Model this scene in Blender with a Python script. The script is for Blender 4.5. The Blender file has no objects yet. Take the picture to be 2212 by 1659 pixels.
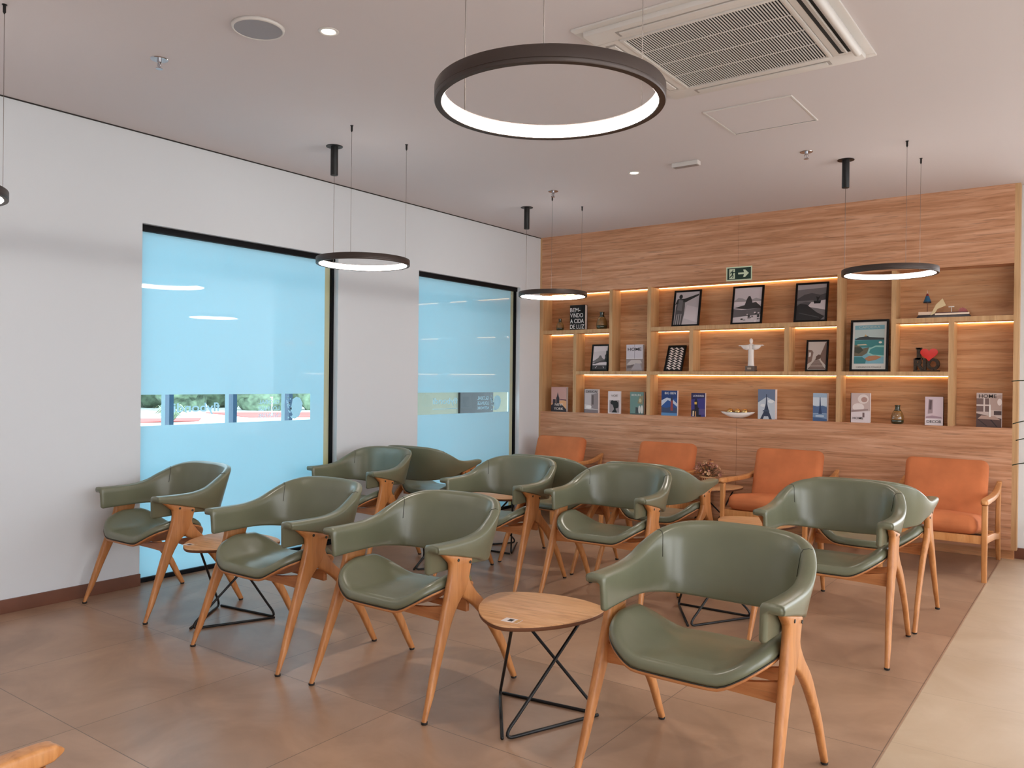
import bpy, math, random
from mathutils import Vector, Matrix
random.seed(7)
PI=math.pi
scn=bpy.context.scene
COL=scn.collection
def hexc(r,g,b):
    f=lambda c:(c/255/12.92) if c/255<=.04045 else ((c/255+.055)/1.055)**2.4
    return (f(r),f(g),f(b),1)
# ------------------------------------------------------------------ materials
def nt(name):
    m=bpy.data.materials.new(name); m.use_nodes=True
    n=m.node_tree; b=n.nodes['Principled BSDF']; return m,n,b
def N(n,t,**k):
    x=n.nodes.new(t)
    for a,v in k.items(): setattr(x,a,v)
    return x
def simple(name,c,rough=.5,metal=0,spec=.5,bump=0,bscale=60,var=0,vscale=8,coat=0,sheen=0):
    m,n,b=nt(name)
    b.inputs['Base Color'].default_value=c; b.inputs['Roughness'].default_value=rough
    b.inputs['Metallic'].default_value=metal; b.inputs['Specular IOR Level'].default_value=spec
    b.inputs['Coat Weight'].default_value=coat; b.inputs['Sheen Weight'].default_value=sheen
    if bump or var:
        tc=N(n,'ShaderNodeTexCoord')
    if bump:
        no=N(n,'ShaderNodeTexNoise'); no.inputs['Scale'].default_value=bscale; no.inputs['Detail'].default_value=4
        bp=N(n,'ShaderNodeBump'); bp.inputs['Strength'].default_value=bump; bp.inputs['Distance'].default_value=.01
        n.links.new(tc.outputs['Object'],no.inputs['Vector']); n.links.new(no.outputs['Fac'],bp.inputs['Height']); n.links.new(bp.outputs['Normal'],b.inputs['Normal'])
    if var:
        no=N(n,'ShaderNodeTexNoise'); no.inputs['Scale'].default_value=vscale; no.inputs['Detail'].default_value=5
        r=N(n,'ShaderNodeValToRGB'); r.color_ramp.elements[0].position=.3; r.color_ramp.elements[1].position=.7
        r.color_ramp.elements[0].color=tuple(x*(1-var) for x in c[:3])+(1,); r.color_ramp.elements[1].color=tuple(min(1,x*(1+var)) for x in c[:3])+(1,)
        n.links.new(tc.outputs['Object'],no.inputs['Vector']); n.links.new(no.outputs['Fac'],r.inputs['Fac']); n.links.new(r.outputs['Color'],b.inputs['Base Color'])
    return m
def emis(name,c,s):
    m,n,b=nt(name); b.inputs['Base Color'].default_value=c
    b.inputs['Emission Color'].default_value=c; b.inputs['Emission Strength'].default_value=s; return m
def wood(name,cols,scale,rough=.5,streak=.5,bump=.15,spec=.4,warp=1.2):
    """grain runs along the axis whose scale is smallest"""
    m,n,b=nt(name); tc=N(n,'ShaderNodeTexCoord'); mp=N(n,'ShaderNodeMapping'); mp.inputs['Scale'].default_value=scale
    n.links.new(tc.outputs['Object'],mp.inputs['Vector'])
    n1=N(n,'ShaderNodeTexNoise'); n1.inputs['Scale'].default_value=1; n1.inputs['Detail'].default_value=6; n1.inputs['Roughness'].default_value=.6; n1.inputs['Distortion'].default_value=warp
    n2=N(n,'ShaderNodeTexNoise'); n2.inputs['Scale'].default_value=3.1; n2.inputs['Detail'].default_value=4; n2.inputs['Distortion'].default_value=warp*1.3
    n.links.new(mp.outputs['Vector'],n1.inputs['Vector']); n.links.new(mp.outputs['Vector'],n2.inputs['Vector'])
    r=N(n,'ShaderNodeValToRGB'); e=r.color_ramp.elements
    e[0].position=.3; e[0].color=cols[0]; e[1].position=.68; e[1].color=cols[2]
    x=r.color_ramp.elements.new(.48); x.color=cols[1]
    n.links.new(n1.outputs['Fac'],r.inputs['Fac'])
    r2=N(n,'ShaderNodeValToRGB'); r2.color_ramp.elements[0].position=.30; r2.color_ramp.elements[0].color=(1-streak,)*3+(1,)
    r2.color_ramp.elements[1].position=.44; r2.color_ramp.elements[1].color=(1,1,1,1)
    n.links.new(n2.outputs['Fac'],r2.inputs['Fac'])
    mx=N(n,'ShaderNodeMix',data_type='RGBA',blend_type='MULTIPLY'); mx.inputs['Factor'].default_value=1
    n.links.new(r.outputs['Color'],mx.inputs['A']); n.links.new(r2.outputs['Color'],mx.inputs['B']); n.links.new(mx.outputs['Result'],b.inputs['Base Color'])
    bp=N(n,'ShaderNodeBump'); bp.inputs['Strength'].default_value=bump; bp.inputs['Distance'].default_value=.004
    n.links.new(n2.outputs['Fac'],bp.inputs['Height']); n.links.new(bp.outputs['Normal'],b.inputs['Normal'])
    b.inputs['Roughness'].default_value=rough; b.inputs['Specular IOR Level'].default_value=spec
    return m
def tile(name,c1,c2,cj,x0,sx,y0,sy,rough,joint=.0035):
    m,n,b=nt(name); tc=N(n,'ShaderNodeTexCoord'); sp=N(n,'ShaderNodeSeparateXYZ'); n.links.new(tc.outputs['Object'],sp.inputs['Vector'])
    def M(op,a,bv):
        q=N(n,'ShaderNodeMath',operation=op)
        for i,v in enumerate((a,bv)):
            if isinstance(v,(int,float)): q.inputs[i].default_value=v
            elif v is not None: n.links.new(v,q.inputs[i])
        return q.outputs[0]
    fac=None; cells=[]
    for ax,o,s in ((0,x0,sx),(1,y0,sy)):
        t=M('DIVIDE',M('SUBTRACT',sp.outputs[ax],o),s)
        cells.append(M('FLOOR',t,None))
        d=M('SUBTRACT',.5,M('ABSOLUTE',M('SUBTRACT',M('FRACT',t,None),.5),None))
        j=M('LESS_THAN',d,joint/2/s)
        fac=j if fac is None else M('MAXIMUM',fac,j)
    cv=N(n,'ShaderNodeCombineXYZ'); n.links.new(cells[0],cv.inputs[0]); n.links.new(cells[1],cv.inputs[1])
    wn=N(n,'ShaderNodeTexWhiteNoise'); n.links.new(cv.outputs[0],wn.inputs['Vector'])
    no=N(n,'ShaderNodeTexNoise'); no.inputs['Scale'].default_value=2.3; no.inputs['Detail'].default_value=7; no.inputs['Roughness'].default_value=.6; no.inputs['Distortion'].default_value=.6
    n.links.new(tc.outputs['Object'],no.inputs['Vector'])
    v=M('ADD',M('MULTIPLY',no.outputs['Fac'],.85),M('MULTIPLY',wn.outputs['Value'],.12))
    r=N(n,'ShaderNodeValToRGB'); r.color_ramp.elements[0].position=.32; r.color_ramp.elements[1].position=.68; r.color_ramp.elements[0].color=c1; r.color_ramp.elements[1].color=c2
    n.links.new(v,r.inputs['Fac'])
    mx=N(n,'ShaderNodeMix',data_type='RGBA'); n.links.new(fac,mx.inputs['Factor']); n.links.new(r.outputs['Color'],mx.inputs['A']); mx.inputs['B'].default_value=cj
    n.links.new(mx.outputs['Result'],b.inputs['Base Color'])
    n3=N(n,'ShaderNodeTexNoise'); n3.inputs['Scale'].default_value=9; n3.inputs['Detail'].default_value=4; n.links.new(tc.outputs['Object'],n3.inputs['Vector'])
    n.links.new(M('ADD',M('MULTIPLY',n3.outputs['Fac'],.05),rough-.015),b.inputs['Roughness'])
    b.inputs['Specular IOR Level'].default_value=.5
    return m
M={}
M['plaster']=simple('white_plaster',hexc(222,227,232),.75,bump=.02,bscale=180,spec=.25)
M['ceiling']=simple('ceiling_paint',hexc(216,209,210),.85,bump=.02,bscale=160,spec=.2)
M['tile']=tile('brown_grey_tile',hexc(148,117,94),hexc(180,146,120),hexc(104,84,70),1.024,.842,-5.02,.85,.30)
M['beige']=tile('beige_tile',hexc(180,156,128),hexc(198,176,150),hexc(168,148,124),4.40,1.24,-1.58,.62,.42)
M['wall_wood']=wood('horizontal_wood_panel',(hexc(170,116,80),hexc(200,146,110),hexc(220,170,138)),(1.3,9,24),.5,.34,.12,warp=.9)
M['niche_wood']=wood('niche_back_wood',(hexc(176,120,78),hexc(202,146,100),hexc(218,168,126)),(1.2,9,20),.5,.28,.12,warp=.9)
M['edge_wood']=wood('vertical_light_wood',(hexc(184,142,98),hexc(200,158,112),hexc(210,170,126)),(26,26,1.2),.5,.18,.05,warp=.5)
M['chair_wood']=wood('honey_wood',(hexc(170,108,56),hexc(188,124,70),hexc(202,140,86)),(30,30,3),.36,.15,.04,warp=.4,spec=.5)
M['lounge_wood']=wood('lounge_wood',(hexc(182,118,66),hexc(200,138,82),hexc(212,152,98)),(28,28,3),.4,.15,.04,warp=.4)
M['shell_wood']=wood('seat_shell_wood',(hexc(172,108,64),hexc(190,126,78),hexc(204,142,92)),(3,30,30),.36,.2,.04,warp=.4)
M['table_wood']=wood('table_top_wood',(hexc(194,140,94),hexc(212,160,112),hexc(224,176,130)),(3,34,34),.42,.28,.05,warp=.4)
M['table_edge']=simple('table_edge',hexc(112,70,44),.6)
M['leather']=simple('olive_green_leather',hexc(110,112,90),.29,bump=.03,bscale=260,var=.08,vscale=5,spec=.7)
M['piping']=simple('dark_piping',hexc(44,44,38),.5)
M['suede']=simple('orange_suede',hexc(196,116,74),.85,bump=.05,bscale=300,var=.12,vscale=6,spec=.15)
M['black']=simple('black_metal',hexc(22,22,23),.42,metal=.2)
M['graphite']=simple('graphite_anodised',hexc(84,74,70),.42,metal=.6,bump=.02,bscale=200)
M['blackframe']=simple('black_window_frame',hexc(13,13,17),.5,spec=.15)
M['brown']=simple('brown_skirting',hexc(112,70,52),.5,var=.12,vscale=6)
M['rubber']=simple('dark_rubber',hexc(38,34,32),.7)
M['white']=simple('white_plastic',hexc(222,218,214),.4)
M['grille_dark']=simple('grille_void',hexc(30,30,30),.8)
M['spk']=simple('speaker_mesh',hexc(160,160,166),.8,bump=.2,bscale=900)
M['chrome']=simple('chrome',hexc(200,200,205),.2,metal=1)
M['led']=emis('warm_led_strip',(1,.74,.38,1),12)
M['lamp']=emis('lamp_diffuser',(1,.94,.88,1),36)
M['down']=emis('downlight_lens',(1,.84,.66,1),25)
M['cable']=simple('steel_cable',hexc(120,110,104),.4,metal=.5)
M['paper']=simple('white_paper',hexc(226,216,214),.7)
M['ink']=simple('black_ink',hexc(24,22,24),.6)
M['concrete']=simple('outside_concrete',hexc(205,203,198),.9,var=.06,vscale=1)
M['redpave']=simple('red_paving',hexc(196,92,84),.9,var=.08,vscale=.3)
M['leafy']=simple('tree_foliage',hexc(112,130,106),.8,bump=1,bscale=2.2,var=.75,vscale=1.6)
M['bark']=simple('bark',hexc(110,90,70),.9)
M['olive_wall']=simple('olive_outer_wall',hexc(140,135,118),.9,var=.04,vscale=2)
M['extblack']=simple('black_outer_panel',hexc(48,42,42),.5)
def C3(r,g,b,rough=.6):
    k='c%02x%02x%02x'%(r,g,b)
    if k not in M: M[k]=simple('print_%s'%k[1:],hexc(r,g,b),rough)
    return M[k]
def film_mat(name,col,rough=.02):
    m,n,b=nt(name); n.nodes.remove(b); out=[x for x in n.nodes if x.type=='OUTPUT_MATERIAL'][0]
    t=N(n,'ShaderNodeBsdfTranslucent'); t.inputs['Color'].default_value=col
    d=N(n,'ShaderNodeBsdfDiffuse'); d.inputs['Color'].default_value=(.28,.33,.36,1)
    a=N(n,'ShaderNodeAddShader')
    g=N(n,'ShaderNodeBsdfGlossy'); g.inputs['Roughness'].default_value=rough; g.inputs['Color'].default_value=(1,1,1,1)
    f=N(n,'ShaderNodeFresnel'); f.inputs['IOR'].default_value=1.5
    x=N(n,'ShaderNodeMixShader')
    n.links.new(t.outputs[0],a.inputs[0]); n.links.new(d.outputs[0],a.inputs[1])
    n.links.new(f.outputs[0],x.inputs[0]); n.links.new(a.outputs[0],x.inputs[1]); n.links.new(g.outputs[0],x.inputs[2]); n.links.new(x.outputs[0],out.inputs['Surface'])
    return m
M['film']=film_mat('frosted_blue_film',(.36,.53,.58,1))
def glass_mat(name,tint):
    m,n,b=nt(name); n.nodes.remove(b); out=[x for x in n.nodes if x.type=='OUTPUT_MATERIAL'][0]
    t=N(n,'ShaderNodeBsdfTransparent'); t.inputs['Color'].default_value=tint
    g=N(n,'ShaderNodeBsdfGlossy'); g.inputs['Roughness'].default_value=.01
    f=N(n,'ShaderNodeFresnel'); f.inputs['IOR'].default_value=1.35
    x=N(n,'ShaderNodeMixShader'); ge=N(n,'ShaderNodeNewGeometry'); iv=N(n,'ShaderNodeMath',operation='SUBTRACT'); iv.inputs[0].default_value=1; n.links.new(ge.outputs['Backfacing'],iv.inputs[1])
    ml=N(n,'ShaderNodeMath',operation='MULTIPLY'); n.links.new(f.outputs[0],ml.inputs[0]); n.links.new(iv.outputs[0],ml.inputs[1])
    n.links.new(ml.outputs[0],x.inputs[0]); n.links.new(t.outputs[0],x.inputs[1]); n.links.new(g.outputs[0],x.inputs[2]); n.links.new(x.outputs[0],out.inputs['Surface'])
    return m
M['glass']=glass_mat('clear_window_glass',(.80,.94,.99,1))
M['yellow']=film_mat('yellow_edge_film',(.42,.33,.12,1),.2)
M['amber']=simple('amber_glass',hexc(132,94,50),.10,spec=.8,coat=.6,var=.25,vscale=30)
M['bottle']=simple('dark_green_glass',hexc(52,54,34),.12,spec=.8,coat=.6)
M['gold']=simple('gold_leaf',hexc(206,168,110),.25,metal=.9)
# ------------------------------------------------------------------ mesh helpers
class MB:
    def __init__(s): s.v=[]; s.f=[]; s.mi=[]; s.cur=0
    def add(s,vs,fs):
        o=len(s.v); s.v+= [tuple(p) for p in vs]; s.f+=[tuple(i+o for i in f) for f in fs]; s.mi+=[s.cur]*len(fs); return s
    def box(s,x0,x1,y0,y1,z0,z1):
        return s.add([(x0,y0,z0),(x1,y0,z0),(x1,y1,z0),(x0,y1,z0),(x0,y0,z1),(x1,y0,z1),(x1,y1,z1),(x0,y1,z1)],
          [(0,3,2,1),(4,5,6,7),(0,1,5,4),(1,2,6,5),(2,3,7,6),(3,0,4,7)])
    def prism(s,poly,lo,hi,f):
        """poly list of 2d points; f maps (a,b,h)->xyz"""
        n=len(poly); vs=[f(a,b,lo) for a,b in poly]+[f(a,b,hi) for a,b in poly]
        fs=[tuple(range(n))[::-1],tuple(range(n,2*n))]+[(i,(i+1)%n,n+(i+1)%n,n+i) for i in range(n)]
        return s.add(vs,fs)
    def loft(s,rings,closed=True,caps=True,loop=False):
        n=len(rings[0]); vs=[p for r in rings for p in r]; fs=[]
        R=len(rings)
        for k in range(R if loop else R-1):
            a=k*n; b=((k+1)%R)*n
            for i in range(n if closed else n-1):
                j=(i+1)%n; fs.append((a+i,a+j,b+j,b+i))
        if caps and closed and not loop: fs+= [tuple(range(n))[::-1],tuple(range((R-1)*n,R*n))]
        return s.add(vs,fs)
    def lathe(s,prof,seg=32,c=(0,0,0),sx=1,sy=1):
        rings=[[(c[0]+r*sx*math.cos(2*PI*i/seg),c[1]+r*sy*math.sin(2*PI*i/seg),c[2]+z) for i in range(seg)] for r,z in prof]
        return s.loft(rings)
    def tube(s,path,r,seg=10,closed=False):
        P=[Vector(p) for p in path]; n=len(P); rings=[]; up=None
        rr=r if isinstance(r,(list,tuple)) else [r]*n
        for i in range(n):
            if closed: t=(P[(i+1)%n]-P[i-1])
            else: t=(P[min(i+1,n-1)]-P[max(i-1,0)])
            t.normalize()
            if up is None:
                up=Vector((0,0,1)) if abs(t.z)<.9 else Vector((1,0,0))
            a=t.cross(up); a.normalize(); b=a.cross(t); b.normalize(); up=b
            rings.append([P[i]+rr[i]*(math.cos(2*PI*k/seg)*a+math.sin(2*PI*k/seg)*b) for k in range(seg)])
        return s.loft(rings,loop=closed)
    def build(s,name,mat,parent=None,smooth=False,loc=None,auto=None,bevel=0):
        me=bpy.data.meshes.new(name); me.from_pydata(s.v,[],s.f)
        mats=mat if isinstance(mat,(list,tuple)) else [mat]
        for m in mats: me.materials.append(m)
        if len(mats)>1: me.polygons.foreach_set('material_index',s.mi)
        me.update()
        import bmesh
        bm=bmesh.new(); bm.from_mesh(me)
        bmesh.ops.recalc_face_normals(bm,faces=bm.faces)
        if bevel: bmesh.ops.bevel(bm,geom=[e for e in bm.edges if len(e.link_faces)==2 and e.calc_face_angle(0)>.5],offset=bevel,segments=2,affect='EDGES',profile=.7,clamp_overlap=True)
        bm.to_mesh(me); bm.free()
        if smooth or auto or bevel:
            me.polygons.foreach_set('use_smooth',[True]*len(me.polygons))
            me.set_sharp_from_angle(angle=math.radians(auto or (180 if smooth else 35)))
        o=bpy.data.objects.new(name,me); COL.objects.link(o)
        if parent: o.parent=parent
        if loc: o.location=loc
        return o
def tag(o,label=None,cat=None,group=None,kind=None):
    if label: o['label']=label
    if cat: o['category']=cat
    if group: o['group']=group
    if kind: o['kind']=kind
    return o
def empty(name,loc=(0,0,0),rz=0,label=None,cat=None,group=None,kind=None,rx=0):
    o=bpy.data.objects.new(name,None); COL.objects.link(o); o.location=loc; o.rotation_euler=(rx,0,rz); o.empty_display_size=.1
    return tag(o,label,cat,group,kind)
def kids(o): return [c for c in bpy.data.objects if c.parent==o]
def copy_tree(o,parent=None):
    c=o.copy(); COL.objects.link(c)
    if parent: c.parent=parent
    for k in kids(o):
        if k is not c: copy_tree(k,c)
    return c
def struct(o): o['kind']='structure'; return o
def cr(P,n):
    """catmull-rom resample a list of tuples, n sub-steps"""
    out=[]
    for i in range(len(P)-1):
        p0=P[max(i-1,0)];p1=P[i];p2=P[i+1];p3=P[min(i+2,len(P)-1)]
        for k in range(n):
            t=k/n; out.append(tuple(.5*((2*b)+(-a+c)*t+(2*a-5*b+4*c-d)*t*t+(-a+3*b-3*c+d)*t**3) for a,b,c,d in zip(p0,p1,p2,p3)))
    out.append(tuple(P[-1])); return out
def cushion(w,d,h,r,bulge=0,n=10):
    """soft rounded block centred at the origin"""
    mb=MB(); vs={};V=[];F=[]
    hx,hy,hz=w/2,d/2,h/2
    def pt(x,y,z):
        ix=max(-hx+r,min(hx-r,x));iy=max(-hy+r,min(hy-r,y));iz=max(-hz+r,min(hz-r,z))
        dv=Vector((x-ix,y-iy,z-iz))
        if dv.length>1e-9: dv=dv.normalized()*r
        p=Vector((ix,iy,iz))+dv
        if bulge:
            u=1-(x/hx)**2; v=1-(y/hy)**2; q=1-(z/hz)**2
            p.z+=bulge*(z/hz)*max(u,0)*max(v,0); p.y+=bulge*.4*(y/hy)*max(u,0)*max(q,0); p.x+=bulge*.3*(x/hx)*max(v,0)*max(q,0)
        return p
    def grid(half,rr):
        e=[-half,-half+rr*.3,-half+rr*.65,-half+rr]; m=[-half+rr+(2*half-2*rr)*k/n for k in range(1,n)]
        return e+m+[-a for a in e[::-1]]
    gx,gy,gz=grid(hx,r),grid(hy,r),grid(hz,r)
    def idx(p):
        k=tuple(round(c,5) for c in p)
        if k not in vs: vs[k]=len(V); V.append(pt(*p))
        return vs[k]
    for A,B,f in ((gx,gy,lambda a,b,s:(a,b,s*hz)),(gx,gz,lambda a,b,s:(a,s*hy,b)),(gy,gz,lambda a,b,s:(s*hx,a,b))):
        for s in (-1,1):
            for i in range(len(A)-1):
                for j in range(len(B)-1):
                    F.append([idx(f(A[i],B[j],s)),idx(f(A[i+1],B[j],s)),idx(f(A[i+1],B[j+1],s)),idx(f(A[i],B[j+1],s))])
    mb.add(V,F); return mb
def text_mb(s,x0,x1,z0,z1,y=0,depth=0.0006,mirror=False,axis='x',bold=0):
    """lettering fitted to a rectangle; axis x -> faces -y, axis y -> lies on a plane of constant x (y param = x)"""
    cu=bpy.data.curves.new('t','FONT'); cu.body=s; cu.size=1; cu.resolution_u=3; cu.offset=bold
    ob=bpy.data.objects.new('t',cu); COL.objects.link(ob)
    dg=bpy.context.evaluated_depsgraph_get(); me=bpy.data.meshes.new_from_object(ob.evaluated_get(dg))
    vs=[v.co.copy() for v in me.vertices]; fs=[tuple(p.vertices) for p in me.polygons]
    bpy.data.objects.remove(ob); bpy.data.curves.remove(cu); bpy.data.meshes.remove(me)
    ax=min(v.x for v in vs);bx=max(v.x for v in vs);ay=min(v.y for v in vs);by=max(v.y for v in vs)
    mb=MB(); out=[]
    for v in vs:
        u=(v.x-ax)/(bx-ax); w=(v.y-ay)/(by-ay)
        if mirror: u=1-u
        a=x0+(x1-x0)*u; z=z0+(z1-z0)*w
        out.append((a,y,z) if axis=='x' else (y,a,z))
    n=len(out)
    if depth:
        # border edges for side walls
        off=(0,depth,0) if axis=='x' else (-depth,0,0)
        out2=[(p[0]+off[0],p[1]+off[1],p[2]+off[2]) for p in out]
        ec={}
        for f in fs:
            for i in range(len(f)):
                e=(f[i],f[(i+1)%len(f)]); k=tuple(sorted(e)); ec.setdefault(k,[]).append(e)
        F=list(fs)+[tuple(i+n for i in f[::-1]) for f in fs]
        for k,l in ec.items():
            if len(l)==1: a,b=l[0]; F.append((b,a,a+n,b+n))
        mb.add(out+out2,F)
    else: mb.add(out,fs)
    return mb
def poly_print(name,w,z0,z1,items,parent,y=0,x0=None):
    """flat printed picture: items=(rgb, [(u,v)...]) stacked in 0.3 mm layers, u to the right, v up"""
    X0=-w/2 if x0 is None else x0
    mb=MB(); mats=[]
    for k,(c,P) in enumerate(items):
        m=C3(*c)
        if m not in mats: mats.append(m)
        mb.cur=mats.index(m)
        mb.prism(P,-.0003*(k+1),-.0003*k,lambda a,b,h:(X0+a*w,y+h,z0+b*(z1-z0)))
    return mb.build(name,mats,parent)
FULL=[(0,0),(1,0),(1,1),(0,1)]
def ell(cx,cy,rx,ry,n=14,a0=0,a1=360): return [(cx+rx*math.cos(math.radians(a0+(a1-a0)*i/n)),cy+ry*math.sin(math.radians(a0+(a1-a0)*i/n))) for i in range(n)]
# ------------------------------------------------------------------ camera
cd=bpy.data.cameras.new('camera'); cam=bpy.data.objects.new('camera',cd); COL.objects.link(cam); scn.camera=cam
yaw,pitch,roll=[math.radians(a) for a in (36.2129,-.181,.61355)]
f=Vector((-math.sin(yaw)*math.cos(pitch),math.cos(yaw)*math.cos(pitch),math.sin(pitch))); r=Vector((math.cos(yaw),math.sin(yaw),0)); u=r.cross(f)
r,u=r*math.cos(roll)+u*math.sin(roll),-r*math.sin(roll)+u*math.cos(roll)
cam.matrix_world=Matrix(((r.x,u.x,-f.x,5.040),(r.y,u.y,-f.y,-7.391),(r.z,u.z,-f.z,1.35),(0,0,0,1)))
cd.sensor_width=36; cd.lens=1748.65/2212*36; cd.clip_end=300; cd.clip_start=.02
# ------------------------------------------------------------------ setting
H=2.935
XR=7.6; YF=-9.8
mb=MB(); mb.box(-.16,4.40,YF,.6,-.12,0); mb.cur=1; mb.box(4.40,XR,YF,3.2,-.12,0)
struct(mb.build('floor',[M['tile'],M['beige']]))
struct(MB().box(-.2,XR+.2,YF-.2,3.2,H,H+.2).build('ceiling',M['ceiling']))
W1=(-4.578,-2.915); W2=(-1.957,-.375); WT=2.352
mb=MB()
for a,b in ((YF-.2,W1[0]),(W1[1],W2[0]),(W2[1],.6)): mb.box(-.16,0,a,b,0,H)
for a,b in (W1,W2): mb.box(-.16,0,a,b,WT,H)
struct(mb.build('wall_left',M['plaster']))
struct(MB().box(0,.006,YF,0,H-.007,H).build('shadow_gap_strip',M['rubber']))  # dark strip stands in for the shadow gap between wall and ceiling
struct(MB().box(0,.016,YF,W1[0],0,.078).build('baseboard_left',M['brown'],bevel=.002))
struct(MB().box(0,.016,W1[1],W2[0],0,.078).build('baseboard_left',M['brown'],bevel=.002))
struct(MB().box(0,.016,W2[1],0,0,.078).build('baseboard_left',M['brown'],bevel=.002))
struct(MB().box(-.2,XR+.2,YF-.2,YF,0,H).build('wall_front',M['plaster']))
struct(MB().box(-.16,XR+.2,-60,YF-.2,-1.5,-.15).build('ground',M['concrete']))
mb=MB()
ops=[(-9.2,-6.6),(-6.2,-3.6),(-3.2,-.6)]
ys=[YF]+[v for o in ops for v in o]+[3.2]
for i in range(0,len(ys),2): mb.box(XR,XR+.2,ys[i],ys[i+1],0,H)
for a,b in ops: mb.box(XR,XR+.2,a,b,2.6,H)
struct(mb.build('wall_right',M['plaster']))
for k,(a,b) in enumerate(ops):
    w=empty('window_%d'%(k+3),(XR+.1,(a+b)/2,0)); struct(w)
    L=(b-a)/2; m2=MB()
    for y0,y1,z0,z1 in ((-L,L,0,.05),(-L,L,2.55,2.6),(-L,-L+.05,.05,2.55),(L-.05,L,.05,2.55),(-.025,.025,.05,2.55)): m2.box(-.03,.03,y0,y1,z0,z1)
    m2.build('window_frame',M['blackframe'],w)
# wooden feature wall with niches
D=.18
Vs={'V0':(0,.045),'V1':(.437,.475),'V2':(.873,.909),'V3':(1.310,1.350),'V4':(1.765,1.804),'V5':(2.687,2.729),'V6':(3.143,3.180),'V7':(3.582,3.618),'V8':(4.013,4.052),'V9':(4.462,4.500)}
ZB,ZC0,ZC1,ZA0,ZA1,ZT=1.026,1.433,1.468,1.872,1.911,2.315
wall=struct(MB().box(0,4.5,D,D+.10,.075,H).build('wall_back',M['niche_wood']))
bot=struct(MB().box(0,2.249,0,D,.075,ZB).box(2.251,4.462,0,D,.075,ZB).build('lower_panel',M['wall_wood'],wall))
top=struct(MB().box(0,2.249,0,D,ZT,H).box(2.251,4.462,0,D,ZT,H).build('upper_panel',M['wall_wood'],wall))
def vert(k,z0,z1): struct(MB().box(Vs[k][0],Vs[k][1],0,D,z0,z1).build('divider',M['edge_wood'],wall))
def shelf(x0,x1,z0,z1): struct(MB().box(x0,x1,0.001,D,z0,z1).build('shelf',M['edge_wood'],wall))
for k in ('V0','V3','V6'): vert(k,ZB,ZT)
vert('V9',.075,H)
struct(MB().box(0.0005,.022,-.001,D-.01,.076,H-.001).build('divider',M['edge_wood'],wall))
vert('V1',ZB,ZA0); vert('V2',ZC1,ZT); vert('V4',ZC1,ZA0); vert('V5',ZC1,ZA0); vert('V7',ZC1,ZT); vert('V8',ZB,ZA0)
shelf(.045,.873,ZA0,ZA1); shelf(.475,1.31,ZC0,ZC1); shelf(1.35,3.143,ZC0,ZC1); shelf(1.35,3.143,ZA0,ZA1)
shelf(3.18,4.013,ZC0,ZC1); shelf(3.618,4.462,ZA0,ZA1)
for x0,x1,z in ((.045,.873,ZT),(.909,1.31,ZT),(1.35,3.143,ZT),(.045,.437,ZA0),(.475,.873,ZA0),(1.35,1.765,ZA0),(1.804,2.687,ZA0),(2.729,3.143,ZA0),(3.618,4.013,ZA0),(4.052,4.462,ZA0),(.475,1.31,ZC0),(1.35,3.143,ZC0),(3.18,4.013,ZC0)):
    struct(MB().box(x0+.004,x1-.004,D-.012,D-.006,z-.0040,z-.001).build('led_strip',M['led'],wall))
struct(MB().box(0,4.48,.03,.28,0,.075).build('trim_2',M['niche_wood']))
struct(MB().box(0,4.62,.281,.60,0,H).box(4.5,4.62,.10,.281,0,H).build('wall_end',M['plaster']))
struct(MB().box(4.478,4.632,.085,.60,0,.085).build('baseboard_back',M['brown'],bevel=.002))
# windows in the left wall
def window(idx,y0,y1,rects,letters):
    w=struct(empty('window_%d'%idx,(-.05,(y0+y1)/2,0))); c=(y0+y1)/2
    fr=.026; a,b=y0-c,y1-c
    mb=MB()
    mb.box(-.05,.012,a,b,WT-.012-.03,WT); mb.box(-.05,.0,a,b,0.002,.030); mb.box(-.05,.0,a,a+fr,.03,WT-.04); mb.box(-.05,.0,b-fr,b,.03,WT-.04)
    struct(mb.build('window_frame',M['blackframe'],w,bevel=.002))
    struct(MB().box(-.030,-.024,a+fr,b-fr,.03,WT-.04).build('glass_pane',M['glass'],w))
    # frosted film with clear viewing band: boxes around the clear rectangles
    X=(-.0225,-.0220); mb=MB(); bl,bh=1.030,1.236; e=b-fr-.052
    mb.box(X[0],X[1],a+fr,e,.03,bl); mb.box(X[0],X[1],a+fr,e,bh,WT-.04)
    ys=[a+fr]+[v-c for r_ in rects for v in r_]+[e]
    for i in range(0,len(ys),2):
        if ys[i+1]-ys[i]>.001: mb.box(X[0],X[1],ys[i],ys[i+1],bl,bh)
    struct(mb.build('frosted_film',M['film'],w))
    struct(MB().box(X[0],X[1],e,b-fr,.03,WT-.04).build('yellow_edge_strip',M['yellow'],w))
    for s,ya,yb,za,zb in letters:
        struct(text_mb(s,ya-c,yb-c,za,zb,y=-.0215,depth=.0004,mirror=True,axis='y',bold=.012).build('lettering',M['film'],w))
    return w,c
def logo(w,c,y0,y1,z0,z1):
    rr=random.Random(3); mb=MB(); f_=lambda a,b,h:(-.0215+h,y0-c+a*(y1-y0),z0+b*(z1-z0))
    mb.prism([(.45,0),(.75,.12),(.92,.4),(.98,.7),(.8,.95),(.55,1),(.3,.9),(.22,.6),(.12,.45),(.3,.2),(.2,.05)],-.0004,0,f_)
    for k in range(16): 
        a,b=rr.uniform(-.12,.2),rr.uniform(.0,.95); q=rr.uniform(.05,.1)
        mb.prism([(a,b),(a+q,b),(a+q,b+q*.8),(a,b+q*.8)],-.0004,0,f_)
    struct(mb.build('globe_logo',M['film'],w))
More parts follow.
